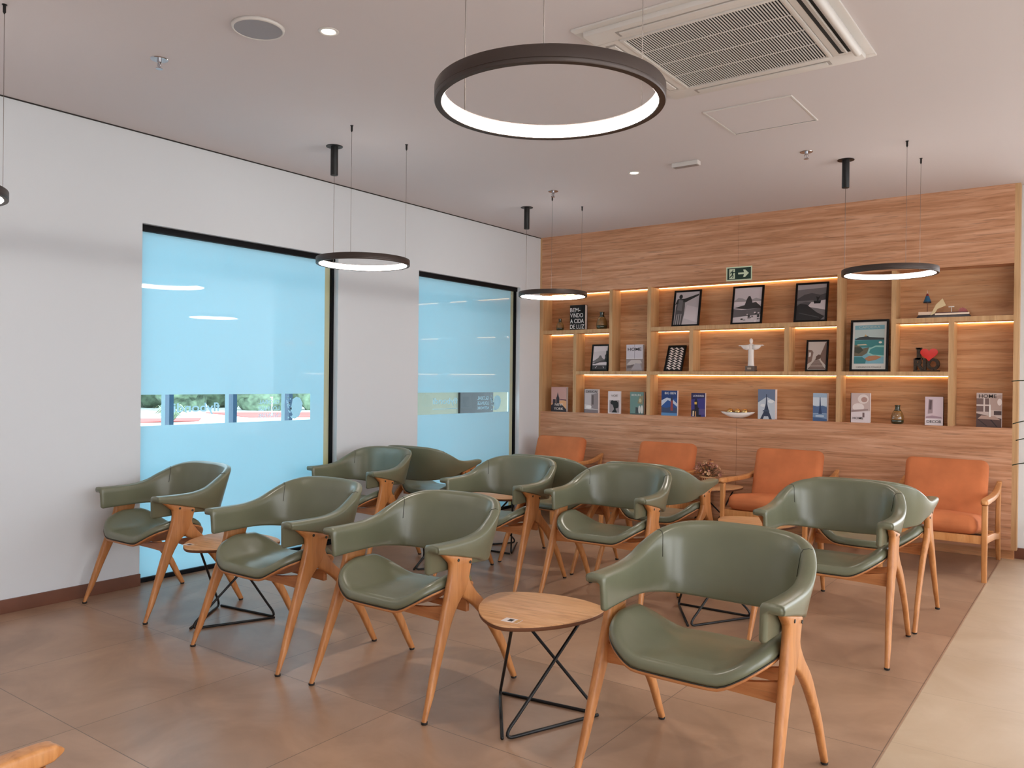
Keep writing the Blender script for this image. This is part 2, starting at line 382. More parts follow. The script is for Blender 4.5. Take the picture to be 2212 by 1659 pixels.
w1,c1=window(1,W1[0],W1[1],[(W1[0]+.026,-4.395),(-4.367,-3.907),(-3.875,-3.413),(-3.380,-3.131)],
   [('flybondi',-4.306,-3.949,1.095,1.178),('GLOBAL',-3.622,-3.43,1.160,1.190),('LOUNGE',-3.622,-3.43,1.110,1.142),('NETWORK',-3.625,-3.43,1.058,1.090)])
logo(w1,c1,-3.347,-3.205,1.04,1.212)
w2,c2=window(2,W2[0],W2[1],[(W2[0]+.026,-.475)],
   [('flybondi',-1.671,-1.311,1.108,1.187),('GLOBAL',-.999,-.812,1.160,1.196),('LOUNGE',-.998,-.811,1.108,1.144),('NETWORK',-1.0,-.81,1.062,1.092)])
logo(w2,c2,-.765,-.60,1.048,1.205)
struct(MB().box(-.0225,-.022,-1.671-c2,-1.311-c2,1.077,1.083).build('underline',M['film'],w2))
# outside
struct(MB().box(-2.6,-2.5,-1.0,12,-1.3,5.0).build('wall_outer',M['olive_wall']))
struct(MB().box(-2.5,-2.46,1.594,2.373,.2,1.9).build('outer_panel',M['extblack'],bpy.data.objects['wall_outer'],bevel=.004))
struct(MB().box(-2.5,-.30,-1.0,12,2.55,2.70).build('sky_blocker_slab',M['olive_wall']))  # unseen roof slab, added to keep sky light off the far window's film
struct(MB().box(-120,-.16,-60,120,-1.5,-1.3).build('ground',M['concrete']))
struct(MB().box(XR+.2,60,-60,60,-1.5,-.15).build('ground',M['concrete']))
dv=Vector((-.82,.57,0)); dp=Vector((.57,.82,0)); base=Vector((5.04,-7.391,0))
def outpt(dist,side,z=-1.3): p=base+dv*dist+dp*side; return (p.x,p.y,z)
mb=MB(); q=[outpt(58,1),outpt(58,14),outpt(66,14),outpt(66,-2)]
mb.add([(a,b,-1.29) for a,b,_ in q]+[(a,b,-1.25) for a,b,_ in q],[(0,3,2,1),(4,5,6,7),(0,1,5,4),(1,2,6,5),(2,3,7,6),(3,0,4,7)])
struct(mb.build('trim_3',M['redpave']))
mb=MB(); q=[outpt(50,-9),outpt(53,-2),outpt(57,-2),outpt(56,-9)]
mb.add([(a,b,-1.29) for a,b,_ in q]+[(a,b,-1.25) for a,b,_ in q],[(0,3,2,1),(4,5,6,7),(0,1,5,4),(1,2,6,5),(2,3,7,6),(3,0,4,7)])
struct(mb.build('trim_4',M['redpave']))
def blob(r,seed,n=14,m=10,amp=.3):
    rr=random.Random(seed); ph=[(rr.uniform(1,4),rr.uniform(1,4),rr.uniform(0,6),rr.uniform(0,6)) for _ in range(6)]
    rings=[]
    for j in range(m+1):
        t=PI*j/m; ring=[]
        for i in range(n):
            p=2*PI*i/n; k=1+amp*sum(math.sin(a*p+c_)*math.sin(b*t+d_) for a,b,c_,d_ in ph)/3+rr.uniform(-.06,.06)
            ring.append((r*k*math.sin(t)*math.cos(p),r*k*math.sin(t)*math.sin(p),r*k*.95*math.cos(t)))
        rings.append(ring)
    return rings
tl=['leftmost tree seen through the clear band of the near window','tree left of centre behind the mirrored airline lettering','tree behind the middle of the clear window band','tree behind the mirrored word GLOBAL in the window band','tree right of the mirrored lounge lettering','rightmost tree behind the globe logo of the near window','tree behind the left end of the mirrored airline lettering','tree between the two mirrored texts of the near window']
names=['leftmost','second from left','third from left','middle','third from right','second from right','rightmost','leftmost of those farther back','second from left of those farther back','middle one of those farther back','fourth from left of those farther back','rightmost of those farther back']
for k in range(12):
    sd=-15+k*5.5 if k<7 else -12.2+5.5*(k-7); t=empty('tree',outpt(72 if k<7 else 78.5,sd),0,'green tree outside the near window, '+names[k]+(' of the front row' if k<7 else ''),'tree','trees outside the window')
    cr_=MB()
    for q in range(8):
        rg=blob(1.5+.25*random.random(),k*10+q); ox,oy,oz=random.uniform(-.85,.85),random.uniform(-.85,.85),.9+q*.55
        cr_.loft([[ (x+ox,y+oy,z+oz) for x,y,z in rr_] for rr_ in rg],caps=False)
    cr_.build('crown',M['leafy'],t,smooth=True)
    MB().lathe([(.2,0),(.16,1.5)],8).build('trunk',M['bark'],t)
for k,(d_,s) in enumerate(((50,-6.8),(52,-3.5))):
    t=empty('grass_clump',outpt(d_,s),0,'pale grassy shrub outside the near window, %s'%('at the far left of the clear band' if k==0 else 'below the mirrored airline lettering'),'shrub'); mb=MB(); rr=random.Random(k)
    for i in range(60):
        a=rr.uniform(0,2*PI); l=rr.uniform(.9,1.6); h=rr.uniform(.5,1.1)
        p0=Vector((0,0,0)); p1=Vector((math.cos(a)*l*.5,math.sin(a)*l*.5,h)); p2=Vector((math.cos(a)*l,math.sin(a)*l,h*.5)); s_=Vector((-math.sin(a),math.cos(a),0))*.05
        mb.add([p0-s_,p0+s_,p1+s_,p1-s_,p2],[(0,1,2,3),(3,2,4)])
    mb.build('blades',simple('pale_grass',hexc(146,160,128),.8),t)
for k,(d_,s) in enumerate(((55,-8.2),(60,2.6))):
    t=empty('street_lamp',outpt(d_,s),0,'thin white lamp post outside the near window, %s'%('at its left edge' if k==0 else 'left of the mirrored lounge lettering'),'lamp')
    MB().lathe([(.05,0),(.04,1.35)],8).build('post',M['white'],t); MB().box(-.20,.05,-.04,.04,1.33,1.37).build('lamp_head',M['white'],t)
for y in (-4.022,-3.475,-2.925):
    tag(MB().box(-.63,-.57,y-.018,y+.018,-1.3,2.8).build('facade_mullion',simple('blue_grey_mullion',hexc(70,86,104),.6)),'dark vertical facade mullion outside the near window, %s'%{-4.022:'left of the airline lettering',-3.475:'left of the lounge lettering',-2.925:'at the right edge'}[y],'mullion','facade mullions')
# ------------------------------------------------------------------ green armchair
def make_chair():
    root=empty('green_armchair')
    # upholstered band: stations from back centre to arm front
    #        bottom inner         top inner             w_top  w_low  z_flange ts
    S=[((0,.232,.536),(0,.292,.818),.042,.034,.538,.030),
       ((.06,.231,.536),(.06,.292,.818),.042,.034,.538,.030),
       ((.125,.222,.539),(.13,.284,.816),.042,.034,.541,.030),
       ((.185,.198,.545),(.205,.258,.808),.044,.036,.547,.030),
       ((.232,.155,.553),(.255,.205,.786),.047,.040,.555,.030),
       ((.257,.095,.561),(.278,.135,.748),.052,.046,.564,.030),
       ((.266,.030,.567),(.284,.060,.708),.060,.054,.590,.029),
       ((.269,-.040,.568),(.282,-.020,.690),.066,.062,.606,.028),
       ((.268,-.110,.567),(.278,-.105,.686),.070,.068,.626,.027),
       ((.266,-.180,.565),(.274,-.185,.686),.073,.072,.642,.026),
       ((.263,-.238,.563),(.268,-.244,.687),.078,.077,.656,.026)]
    flat=[tuple(a)+tuple(b)+(c,d,e,g) for a,b,c,d,e,g in S]
    fine=cr(flat,4); half=fine
    def section(q,qn,inset=0,fwd=0):
        bi=Vector(q[0:3]); ti=Vector(q[3:6]); wt,wl,zf,ts=q[6:10]
        tg=Vector((qn[0],qn[1],0)); 
        if tg.length<1e-6: tg=Vector((1,0,0))
        tg.normalize(); nrm=Vector((-tg.y,tg.x,0))
        if nrm.dot(Vector((bi.x,bi.y+.1,0)))<0: nrm=-nrm
        zb=bi.z; zt=ti.z
        def inner(z): k=(z-zb)/(zt-zb); return bi.lerp(ti,k)
        zf=max(zf,zb+.002); P=[]
        # (offset from inner surface, z)
        r1=.014; r2=.010
        def c(o,z): pt=inner(z); P.append(pt+nrm*o)
        c(.006,zt-.0015); c(0,zt-r1) ; 
        for k in range(1,5): c(0,zt-r1-(zt-r1-zb-r2)*k/5)
        c(0,zb+r2); c(.003,zb+.003); c(r2,zb)
        c(max(ts-.008,.012),zb); c(ts-.002,zb+.003 if zf>zb+.01 else zb+.001); c(ts,zb+min(.008,(zf-zb)*.5))
        c(ts,zf-min(.003,(zf-zb)*.3)); c(ts+.003,zf)
        c(wl-.008,zf); c(wl-.001,zf+.003); c(wl+(wt-wl)*.1,zf+.009)
        c(wl+(wt-wl)*.55,zf+(zt-zf)*.5); c(wt,zt-r1); c(wt-.004,zt-.004); c(wt-.012,zt); c(wt*.5,zt+.003)
        if inset:
            ce=sum(P,Vector())/len(P)
            # shrink towards the medial line rather than the centroid for the L shape
            Q=[]
            m1=inner((zt+zf)/2)+nrm*(wt*.5)
            for p in P:
                o=(p-inner(p.z)).dot(nrm); 
                tz=min(max(p.z,zb+ts*.5),zt-(zt-zf)*.5)
                if p.z>zf-.001 : med=inner(zt-(zt-zf)*.5)+nrm*min(max(o,ts*.5),wt-.018)
                else: med=inner(tz)+nrm*(ts*.5)
                Q.append(p.lerp(med,inset))
            P=Q
        if fwd: P=[p+Vector((0,-fwd,0)) for p in P]
        return P
    rings=[]
    n=len(half)
    for i,q in enumerate(half):
        a=half[max(i-1,0)];b=half[min(i+1,n-1)]
        t=(b[0]+b[3]-a[0]-a[3],b[1]+b[4]-a[1]-a[4]) if i else (1,0)
        rings.append(section(q,t))
    q=half[-1]
    for ins,fw in ((.12,.005),(.35,.010),(.7,.0135)): rings.append(section(q,(0,-1),ins,fw))
    left=[[Vector((-p.x,p.y,p.z)) for p in rg] for rg in rings[1:]][::-1]
    mb=MB(); mb.loft(left+rings)
    back=mb.build('backrest',M['leather'],root,smooth=True)
    # seams: a welt line down each inner corner and along the front of each arm
    for s in (1,-1):
        rg=rings[17]; path=[rg[k]+Vector((-.0005,-.0005,.0004)) for k in (20,21,0,1,2,3)]
        MB().tube([(p.x*s,p.y,p.z) for p in path],.0012,6).build('seam',M['piping'],back,smooth=True)
        path=[rings[-3][k] for k in range(9,22)]
        MB().tube([(p.x*s,p.y+.0035,p.z) for p in path],.0016,6).build('seam',M['piping'],back,smooth=True)
    # seat
    A,B,yc=.297,.218,-.070
    def zmid(x,y):
        t=max(0,min(1,(abs(x)-.115)/.165)); rise=t*t*(3-2*t)
        g=1-.55*max(0,min(1,(y-.0)/.14)); g*=1-.38*max(0,min(1,(-y-.12)/.14))
        return .452+.088*rise*g-.05*max(0,y+.02)-.10*max(0,-y-.20)*(1-rise*.5)
    def zlow(x,y):
        t=max(0,min(1,(abs(x)-.135)/.148)); rise=t*t*(3-2*t)
        g=1-.55*max(0,min(1,(y-.0)/.14)); g*=1-.38*max(0,min(1,(-y-.12)/.14))
        return .452+.088*rise*g-.05*max(0,y+.02)-.10*max(0,-y-.20)*(1-rise*.5)
    def outline(t,k=1.0):
        c_,s_=math.cos(t),math.sin(t); e=2/(3.0-.75*s_)
        x=A*k*math.copysign(abs(c_)**e,c_); y=yc+B*k*math.copysign(abs(s_)**e,s_)
        # narrow the front corners a little
        x*=1-.02*max(0,(-y-.10)/.17)
        return x,y
    NS=64; top=[];low=[]
    def ring(k,dz,kk=None):
        out=[]
        for i in range(NS):
            x,y=outline(2*PI*i/NS,k); out.append((x,y+(.016*max(0,min(1,y/.08))*(abs(x)/.29)**2*k if dz<-.0375 else 0),(zlow(x,y) if dz<-.03 else zmid(x,y) if dz>-.02 else .5*(zlow(x,y)+zmid(x,y)))+dz))
        return out
    pad=[ring(.01,-.006)]
    for k in (.2,.4,.6,.75): pad.append(ring(k,-.006+.004*k))
    for k,dz in ((.86,.001),(.93,.001),(.968,-.005),(.992,-.014),(1.003,-.025),(.999,-.033)): pad.append(ring(k,dz))
    pad.append(ring(.7,-.037)); pad.append(ring(.01,-.037))
    mb=MB(); mb.loft(pad); seat=mb.build('seat_cushion',M['leather'],root,smooth=True)
    mb=MB(); mb.tube(ring(.999,-.0365),.0020,6,closed=True); mb.build('piping',M['piping'],seat,smooth=True)
    sh=[ring(.01,-.038),ring(.5,-.038),ring(.9,-.038),ring(1.0,-.038),ring(1.004,-.043),ring(.998,-.0485),ring(.9,-.050),ring(.5,-.050),ring(.01,-.050)]
    MB().loft(sh).build('seat_shell',M['shell_wood'],root,smooth=True)
    # legs
    def sect(x,yf,yr,z,t,tilt=0):
        r_=min(t,abs(yr-yf))*.47; P=[]
        hx=t/2; hy=abs(yr-yf)/2; cy=(yf+yr)/2
        for sx,sy,a0 in ((1,1,0),(-1,1,90),(-1,-1,180),(1,-1,270)):
            for k in range(4):
                a=math.radians(a0+30*k); P.append((x+sx*(hx-r_)+r_*math.cos(a),cy+sy*(hy-r_)+r_*math.sin(a),z))
        return P
    F=[(0.010,-.328,-.299,.335,.026),(.10,-.300,-.251,.331,.031),(.20,-.268,-.210,.326,.034),(.30,-.236,-.166,.322,.037),(.38,-.209,-.126,.319,.038),(.43,-.193,-.090,.317,.038),(.47,-.179,-.055,.316,.038),(.505,-.167,-.034,.315,.037),(.54,-.157,-.022,.315,.036),(.575,-.153,-.012,.315,.036),(.600,-.157,-.007,.316,.036),(.612,-.170,-.045,.317,.036),(.624,-.184,-.095,.318,.036),(.636,-.199,-.145,.319,.035),(.646,-.213,-.188,.320,.033),(.651,-.218,-.203,.320,.030)]
    F=[(z,yf+(.005 if z<.5 else .003),yr-(.009 if z<.45 else .004),x,t*.86) for z,yf,yr,x,t in F]
    F=cr(F,2)
    # rear leg: centre-line with (outer y,z),(inner y,z)
    R=[((-.034,.545),(-.100,.53)),((-.026,.515),(-.092,.48)),((-.005,.486),(-.072,.446)),((.018,.459),(-.040,.430)),((.046,.433),(-.008,.406)),((.078,.405),(.029,.377)),((.118,.360),(.073,.333)),((.162,.297),(.121,.276)),((.203,.238),(.166,.218)),((.243,.173),(.208,.157)),((.282,.092),(.250,.082)),((.322,.010),(.293,.010))]
    R=cr([a+b for a,b in R],2)
    for s in (1,-1):
        mb=MB(); mb.loft([[(s*p[0],p[1],p[2]) for p in sect(x,yf,yr,z,t)] for z,yf,yr,x,t in F])
        lg=mb.build('leg',M['chair_wood'],root,auto=60)
        MB().lathe([(.011,0),(.0135,.003),(.0135,.010)],14,(s*.335,-.3135,0)).build('foot_glide',M['rubber'],lg,auto=40)
        for y,z in ((-.112,.610),(-.034,.590)):
            MB().prism([(.0066*math.cos(a*PI/6),.0066*math.sin(a*PI/6)) for a in range(12)],0,.002,lambda a,b,h:(s*(.3325+h),y+a,z+b)).build('screw',M['piping'],lg)
        rg=[]
        for k,(yo,zo,yi,zi) in enumerate(R):
            kk=k/(len(R)-1); x=.314+.002*kk; t=.031-.007*kk
            cy,cz=(yo+yi)/2,(zo+zi)/2; d=Vector((0,yo-yi,zo-zi)); L=d.length/2; d.normalize(); P=[]; r_=min(t/2,L)*.75
            for sx,sy,a0 in ((1,1,0),(-1,1,90),(-1,-1,180),(1,-1,270)):
                for q_ in range(4):
                    a=math.radians(a0+30*q_); o1=sx*(t/2-r_)+r_*math.cos(a); o2=sy*(L-r_)+r_*math.sin(a)
                    P.append((s*(x+o1),cy+d.y*o2,cz+d.z*o2))
            rg.append(P)
        mb=MB(); mb.loft(rg); lg=mb.build('leg',M['chair_wood'],root,auto=60)
        MB().lathe([(.011,0),(.013,.003),(.013,.011)],14,(s*.316,.3075,0)).build('foot_glide',M['rubber'],lg,auto=40)
    # stretchers: front apron with hollow top, rear apron
    def apron(y,th,zlo,zend,zmid_,half,name):
        n=14; rgs=[]
        for i in range(n+1):
            x=-half+2*half*i/n; k=(abs(x)/half)**2.2; zt=zmid_+(zend-zmid_)*k; zb=zlo+.006*(1-k)
            rgs.append([(x,y-th/2,zb),(x,y+th/2,zb),(x,y+th/2,zt),(x,y-th/2,zt)])
        MB().loft(rgs).build(name,M['shell_wood'],root,bevel=.003)
    apron(-.152,.022,.358,.428,.392,.304,'stretcher')
    apron(-.012,.022,.372,.436,.392,.302,'stretcher')
    return root
ch=make_chair()
G1='green armchairs set out in rows'
spots=[(3.933,-4.712,0,'green leather armchair nearest the camera, at the right end of the front row'),
 (2.564,-4.712,0,'green leather armchair of the front row just left of the nearest side table'),
 (1.689,-4.736,0,'green leather armchair second from left in the front row'),
 (.484,-4.685,0,'green leather armchair against the white wall, leftmost of the front row'),
 (.462,-3.061,.05,'green leather armchair at the left end of the second row, facing forward'),
 (1.735,-2.978,0,'green leather armchair in the second row facing forward, second from left'),
 (2.585,-2.973,.03,'green leather armchair in the second row facing forward, directly above the nearest side table'),
 (3.885,-2.920,0,'green leather armchair at the right end of the second row, facing forward'),
 (.465,-2.285,PI+.06,'green leather armchair turned to the shelf wall, leftmost of the third row'),
 (1.720,-2.250,PI,'green leather armchair turned to the shelf wall, second from left in the third row'),
 (2.533,-2.240,PI,'green leather armchair turned to the shelf wall, below the dried flowers'),
 (3.903,-2.229,PI,'green leather armchair turned to the shelf wall, rightmost of the third row')]
for k,(x,y,a,l) in enumerate(spots):
    o=ch if k==0 else copy_tree(ch)
    o.location=(x,y,0); o.rotation_euler=(0,0,a); tag(o,l,'chair',G1)
# ------------------------------------------------------------------ side table
def make_table():
    root=empty('side_table')
    def rtri(R,rr,n=8,rot=-90):
        P=[]
        for k in range(3):
            a=math.radians(rot+120*k); cx,cy=(R-2*rr)*math.cos(a),(R-2*rr)*math.sin(a)
            for i in range(n+1):
                b=a+math.radians(-60+120*i/n); P.append((cx+rr*math.cos(b),cy+rr*math.sin(b)))
        return P
    def soft(k=1):
        # rounded triangle with gently bowed sides
        out=[]
        for i in range(90):
            t=2*PI*i/90; ph=3*(t+PI/2); h_=.255+.025*math.cos(ph); hp_=-.075*math.sin(ph); out.append((h_*math.cos(t)-hp_*math.sin(t),h_*math.sin(t)+hp_*math.cos(t)))
        return out
    S=soft()
    mb=MB(); mb.loft([[(a*k,b*k,z) for a,b in S] for k,z in ((.975,.417),(.99,.419),(1,.424),(1,.4335),(.996,.4355),(.985,.4365))])
    top=mb.build('table_top',M['table_wood'],root,auto=50)
    mb=MB(); mb.loft([[(a*k,b*k,z) for a,b in S] for k,z in ((.90,.4165),(.976,.4168),(.992,.4185),(1.0006,.4235),(1.0006,.4325),(.9,.4325))]); mb.build('edge_band',M['table_edge'],top,auto=50)
    # three identical bent rods, one per side of the triangle
    Rf=.268; Rt=.20; V=[Vector((Rf*math.cos(math.radians(a)),Rf*math.sin(math.radians(a)),.0068)) for a in (-90,30,150)]
    T=[Vector((Rt*math.cos(math.radians(a)),Rt*math.sin(math.radians(a)),.410)) for a in (-90,30,150)]
    for k in range(3):
        a=V[k]; b=V[(k+1)%3]; t=T[(k+1)%3]; tin=T[(k+1)%3]*.55; tin.z=.410
        d1=(t-a).normalized(); d2=(b-a).normalized(); L=.055
        p=[tin,t.lerp(tin,.3)]
        for q in range(6):
            u_=q/5; p.append((1-u_)**2*(t.lerp(tin,.12))+2*u_*(1-u_)*t+u_*u_*(t-d1*.03))
        s0=a+d1*.085; 
        for q in range(9):
            u_=q/8; p.append((1-u_)**2*s0+2*u_*(1-u_)*(a-(d1+d2)*.012)+u_*u_*(a+d2*.075))
        for q in p: q.z=max(q.z,.0068)
        p.append(b-d2*.012)
        MB().tube(p,.0066,10).build('leg',M['black'],root,smooth=True)
    return root
tb=make_table(); s=None
mb=MB(); mb.box(-.030,.030,-.022,.022,.4366,.4372); mb.cur=1; mb.box(-.012,.012,-.014,.016,.4372,.4375); mb.cur=2; mb.box(.018,.029,-.02,.02,.4372,.4374)
tabs=[(3.195,-4.695,.14,'round-cornered wooden side table in the foreground, between the two nearest green armchairs'),
 (1.070,-4.645,.12,'wooden side table at the left, between the first two green armchairs of the front row'),
 (1.085,-2.900,.05,'wooden side table in the second row, mostly hidden behind the centre-left armchair'),
 (3.190,-2.930,.02,'side table whose black wire base shows under the nearest armchair back'),
 (1.090,-2.170,PI,'wooden side table in the third row in front of the far window'),
 (3.185,-2.130,.1,'wooden side table in the third row, its top showing left of the right-hand armchair'),
 (2.235,-.52,.25,'side table against the wood wall carrying the dried flowers')]
TT=[]
for k,(x,y,a,l) in enumerate(tabs):
    o=tb if k==0 else copy_tree(tb); TT.append(o)
    o.location=(x,y,0); o.rotation_euler=(0,0,a); tag(o,l,'table','triangular side tables')
TT[-1].scale=(1,1,1.0)
def sticker(x,y,rz,l):
    t=empty('sticker',(x,y,0),rz,l,'sticker')
    MB().box(-.036,.036,-.024,.024,.4366,.4372).build('label_paper',M['paper'],t); MB().box(-.014,.006,-.012,.014,.4372,.4375).build('dark_print',M['ink'],t); MB().box(.016,.034,-.022,.022,.4372,.4374).build('ochre_print',C3(196,150,90),t)
sticker(3.222,-4.893,.12,'small white printed sticker on the front corner of the nearest side table')
sticker(1.003,-4.852,.12,'small white printed sticker on the left side table by the first armchair')
# ------------------------------------------------------------------ orange lounge chair
def make_lounge():
    root=empty('lounge_chair')  # origin at floor centre between legs; front -y
    mb=cushion(.575,.60,.125,.052,.022); o=mb.build('seat_cushion',M['suede'],root,smooth=True,loc=(0,-.20,.355)); o.rotation_euler=(math.radians(-6.5),0,0)
    mb=cushion(.575,.115,.47,.050,.0); 
    o=mb.build('back_cushion',M['suede'],root,smooth=True,loc=(0,.145,.56)); o.rotation_euler=(math.radians(-19),0,0)
    for s in (1,-1):
        x=s*.333
        def bar(P,name='x',sm=True,t=.034):
            """P: (y0,z0,y1,z1,t) pairs of edge points"""
            rg=[]
            for y0,z0,y1,z1,tt in cr(P,4):
                d=Vector((0,y1-y0,z1-z0)); L=d.length/2; d.normalize(); cy,cz=(y0+y1)/2,(z0+z1)/2; Q=[]; r_=min(tt/2,L)*.45
                for sx,sy,a0 in ((1,1,0),(-1,1,90),(-1,-1,180),(1,-1,270)):
                    for q in range(4):
                        a=math.radians(a0+30*q); o1=sx*(tt/2-r_)+r_*math.cos(a); o2=sy*(L-r_)+r_*math.sin(a)
                        Q.append((x+o1,cy+d.y*o2,cz+d.z*o2))
                rg.append(Q)
            return MB().loft(rg).build(name,M['lounge_wood'],root,auto=50)
        bar([(-.492,.0,-.455,.0,.032),(-.496,.28,-.452,.28,.036),(-.492,.53,-.448,.53,.036)],'leg')
        bar([(.470,.0,.440,.0,.028),(.432,.15,.380,.15,.034),(.412,.30,.372,.30,.034),(.424,.45,.392,.46,.034),(.462,.605,.430,.61,.030)],'leg')
        bar([(-.532,.552,-.531,.545,.016),(-.518,.563,-.514,.538,.034),(-.485,.572,-.480,.533,.048),(-.30,.566,-.29,.530,.054),(-.05,.556,-.05,.522,.050),(.20,.560,.21,.524,.046),(.36,.585,.37,.548,.042),(.47,.614,.455,.584,.034)],'armrest')
        bar([(-.455,.315,-.455,.262,.030),(-.20,.292,-.20,.240,.030),(.08,.262,.08,.212,.030),(.30,.228,.31,.180,.030),(.40,.235,.42,.170,.030)],'side_rail')
    MB().box(-.316,.316,-.487,-.462,.262,.318).build('front_rail',M['lounge_wood'],root,bevel=.004)
    MB().box(-.316,.316,.24,.265,.20,.25).build('rear_rail',M['lounge_wood'],root,bevel=.004)
    mb=MB()
    for i in range(4): mb.box(-.31,.31,-.40+i*.16,-.36+i*.16,.285-i*.018,.292-i*.018)
    mb.build('seat_straps',M['black'],root)
    return root
lc=make_lounge()
for k,(x,y,a,l) in enumerate([(4.050,-.495,0,'orange suede lounge chair at the right end of the wood wall'),(2.838,-.495,0,'orange suede lounge chair under the statuette shelf, right of the dried flowers'),(1.690,-.495,0,'orange suede lounge chair left of the dried flowers'),(.490,-.495,0,'orange suede lounge chair in the corner by the white wall'),(2.905,-7.085,PI,'wooden armrest tip of a lounge chair at the bottom left corner')]):
    o=lc if k==0 else copy_tree(lc); o.location=(x,y,0); o.rotation_euler=(0,0,a); tag(o,l,'chair','orange lounge chairs' if k<4 else None)
# ------------------------------------------------------------------ ring pendants
def make_pendant():
    root=empty('ring_pendant'); R=.305; h=.040; z0=2.105; w=.020
    seg=96
    def rg(prof): return [[((R-o)*math.cos(2*PI*i/seg),(R-o)*math.sin(2*PI*i/seg),z) for o,z in prof] for i in range(seg)]
    hs=MB().loft(rg([(0,z0+.003),(.002,z0),(w-.002,z0),(w,z0+.002),(w-.004,z0+.004),(.010,z0+.006),(.010,z0+h-.006),(w+.002,z0+h-.003),(w+.004,z0+h-.001),(w+.002,z0+h),(.002,z0+h),(0,z0+h-.003),(0,z0+.011),(.001,z0+.010),(0,z0+.009)]),loop=True).build('ring_housing',M['graphite'],root,auto=40)
    MB().loft(rg([(.011,z0+.0055),(w-.001,z0+.0042),(w+.001,z0+h-.0035),(.011,z0+h-.0065)]),loop=True).build('light_diffuser',M['lamp'],root,smooth=True)
    for k,a in enumerate((180,60,-60)):
        x,y=.292*math.cos(math.radians(a)),.283*math.sin(math.radians(a))
        MB().tube([(x,y,z0+h),(x,y,H)],.0011 if k else .0016,6).build('cable',M['cable'],root,smooth=True)
        if k: MB().lathe([(.010,H-.003-H),(.010,-.0001)],14,(x,y,H)).lathe([(.0015,-.042),(.004,-.036),(.0062,-.034),(.0062,-.003)],14,(x,y,H)).build('cable_anchor',M['black'],root,auto=40)
        else:
            cp=MB().lathe([(.0235,-.198),(.025,-.196),(.025,-.004)],28,(x,y,H)).build('canopy',M['black'],root,auto=40)
            MB().lathe([(.056,-.004),(.056,-.0002)],36,(x,y,H)).build('canopy_plate',M['black'],cp,auto=40)
    return root
pd=make_pendant()
for k,(x,y,l) in enumerate([(3.850,-5.600,'large-looking dark ring pendant lamp nearest the camera, beside the air conditioner'),(1.090,-3.670,'dark ring pendant lamp hanging in front of the near window'),(1.070,-1.370,'dark ring pendant lamp at the corner of the wood wall and far window'),(3.845,-1.410,'dark ring pendant lamp in front of the right part of the shelf wall'),(1.090,-6.135,'ring pendant lamp just cut off at the left edge of the picture')]):
    o=pd if k==0 else copy_tree(pd); o.location=(x,y,0); tag(o,l,'lamp','ring pendant lamps')
pd.scale=(1,1,1.0277); pd.location=(3.842,-5.600,H*(1-1.0277))
# ------------------------------------------------------------------ ceiling fittings
def downlight(x,y,l,vis=True):
    t=empty('downlight',(x,y,H),0,l,'lamp','recessed downlights')
    MB().loft([[(r_*math.cos(2*PI*i/32),r_*math.sin(2*PI*i/32),z) for r_,z in ((.029,-.001),(.038,-.006),(.046,-.003),(.047,-.0001),(.028,-.0001))] for i in range(32)],loop=True).build('trim_ring',M['white'],t,smooth=True)
    MB().lathe([(.029,-.003),(.029,-.0005)],28).build('lens',M['down'],t,auto=40)
    li=bpy.data.lights.new('downlight_beam','SPOT'); li.energy=SPOT; li.color=(1,.90,.80); li.spot_size=math.radians(120); li.spot_blend=.8; li.shadow_soft_size=.04
    lo=bpy.data.objects.new('downlight_beam',li); COL.objects.link(lo); lo.parent=t; lo.location=(0,0,-.012)
SPOT=60
for x,y,l in ((2.172,-4.917,'lit recessed downlight beside the round ceiling speaker'),(2.159,-1.924,'lit recessed downlight in the ceiling left of the small white box'),(2.17,-7.9,'recessed downlight behind the camera on the left'),(5.2,-4.9,'recessed downlight above the beige aisle, front'),(5.2,-1.9,'recessed downlight above the beige aisle, rear'),(5.2,-7.9,'recessed downlight above the camera')): downlight(x,y,l)
t=empty('ceiling_speaker',(1.943,-5.128,H),0,'round grey ceiling speaker with a white rim','speaker')
MB().lathe([(.104,-.012),(.104,-.0005)],48).build('speaker_grille',M['spk'],t,auto=40)
MB().loft([[(r_*math.cos(2*PI*i/48),r_*math.sin(2*PI*i/48),z) for r_,z in ((.105,-.013),(.110,-.015),(.115,-.010),(.117,-.0002),(.105,-.0002))] for i in range(48)],loop=True).build('rim',M['white'],t,smooth=True)
def sprinkler(x,y,l):
    t=empty('sprinkler',(x,y,H),0,l,'sprinkler','fire sprinklers')
    MB().lathe([(.040,-.004),(.043,-.001),(.043,-.0002)],28).build('plate',M['chrome'],t,auto=40)
    MB().lathe([(.009,-.020),(.011,-.018),(.011,-.004)],14).build('stem',M['chrome'],t,auto=40)
    mb=MB()
    for s in (1,-1): mb.tube([(s*.010,0,-.018),(s*.014,0,-.030),(s*.004,0,-.046)],.002,6)
    mb.build('frame_arm',M['chrome'],t,smooth=True)
    MB().lathe([(.017,-.049),(.017,-.047)],16).lathe([(.004,-.047),(.004,-.020)],8).build('deflector',M['chrome'],t,auto=40)
sprinkler(1.226,-5.183,'chrome fire sprinkler at the upper left of the ceiling')
sprinkler(1.324,-1.766,'chrome fire sprinkler above the corner ring lamp')
sprinkler(3.384,-1.765,'chrome fire sprinkler left of the right-hand lamp canopy')
t=empty('ceiling_box',(2.60,-1.975,H),0,'small white rectangular box fixed to the ceiling','box')
MB().box(-.10,.10,-.028,.028,-.030,-.0002).build('housing',M['white'],t,bevel=.004); MB().box(-.09,.09,-.022,.022,-.0325,-.030).build('lens',simple('grey_lens',hexc(150,142,140),.4),t)
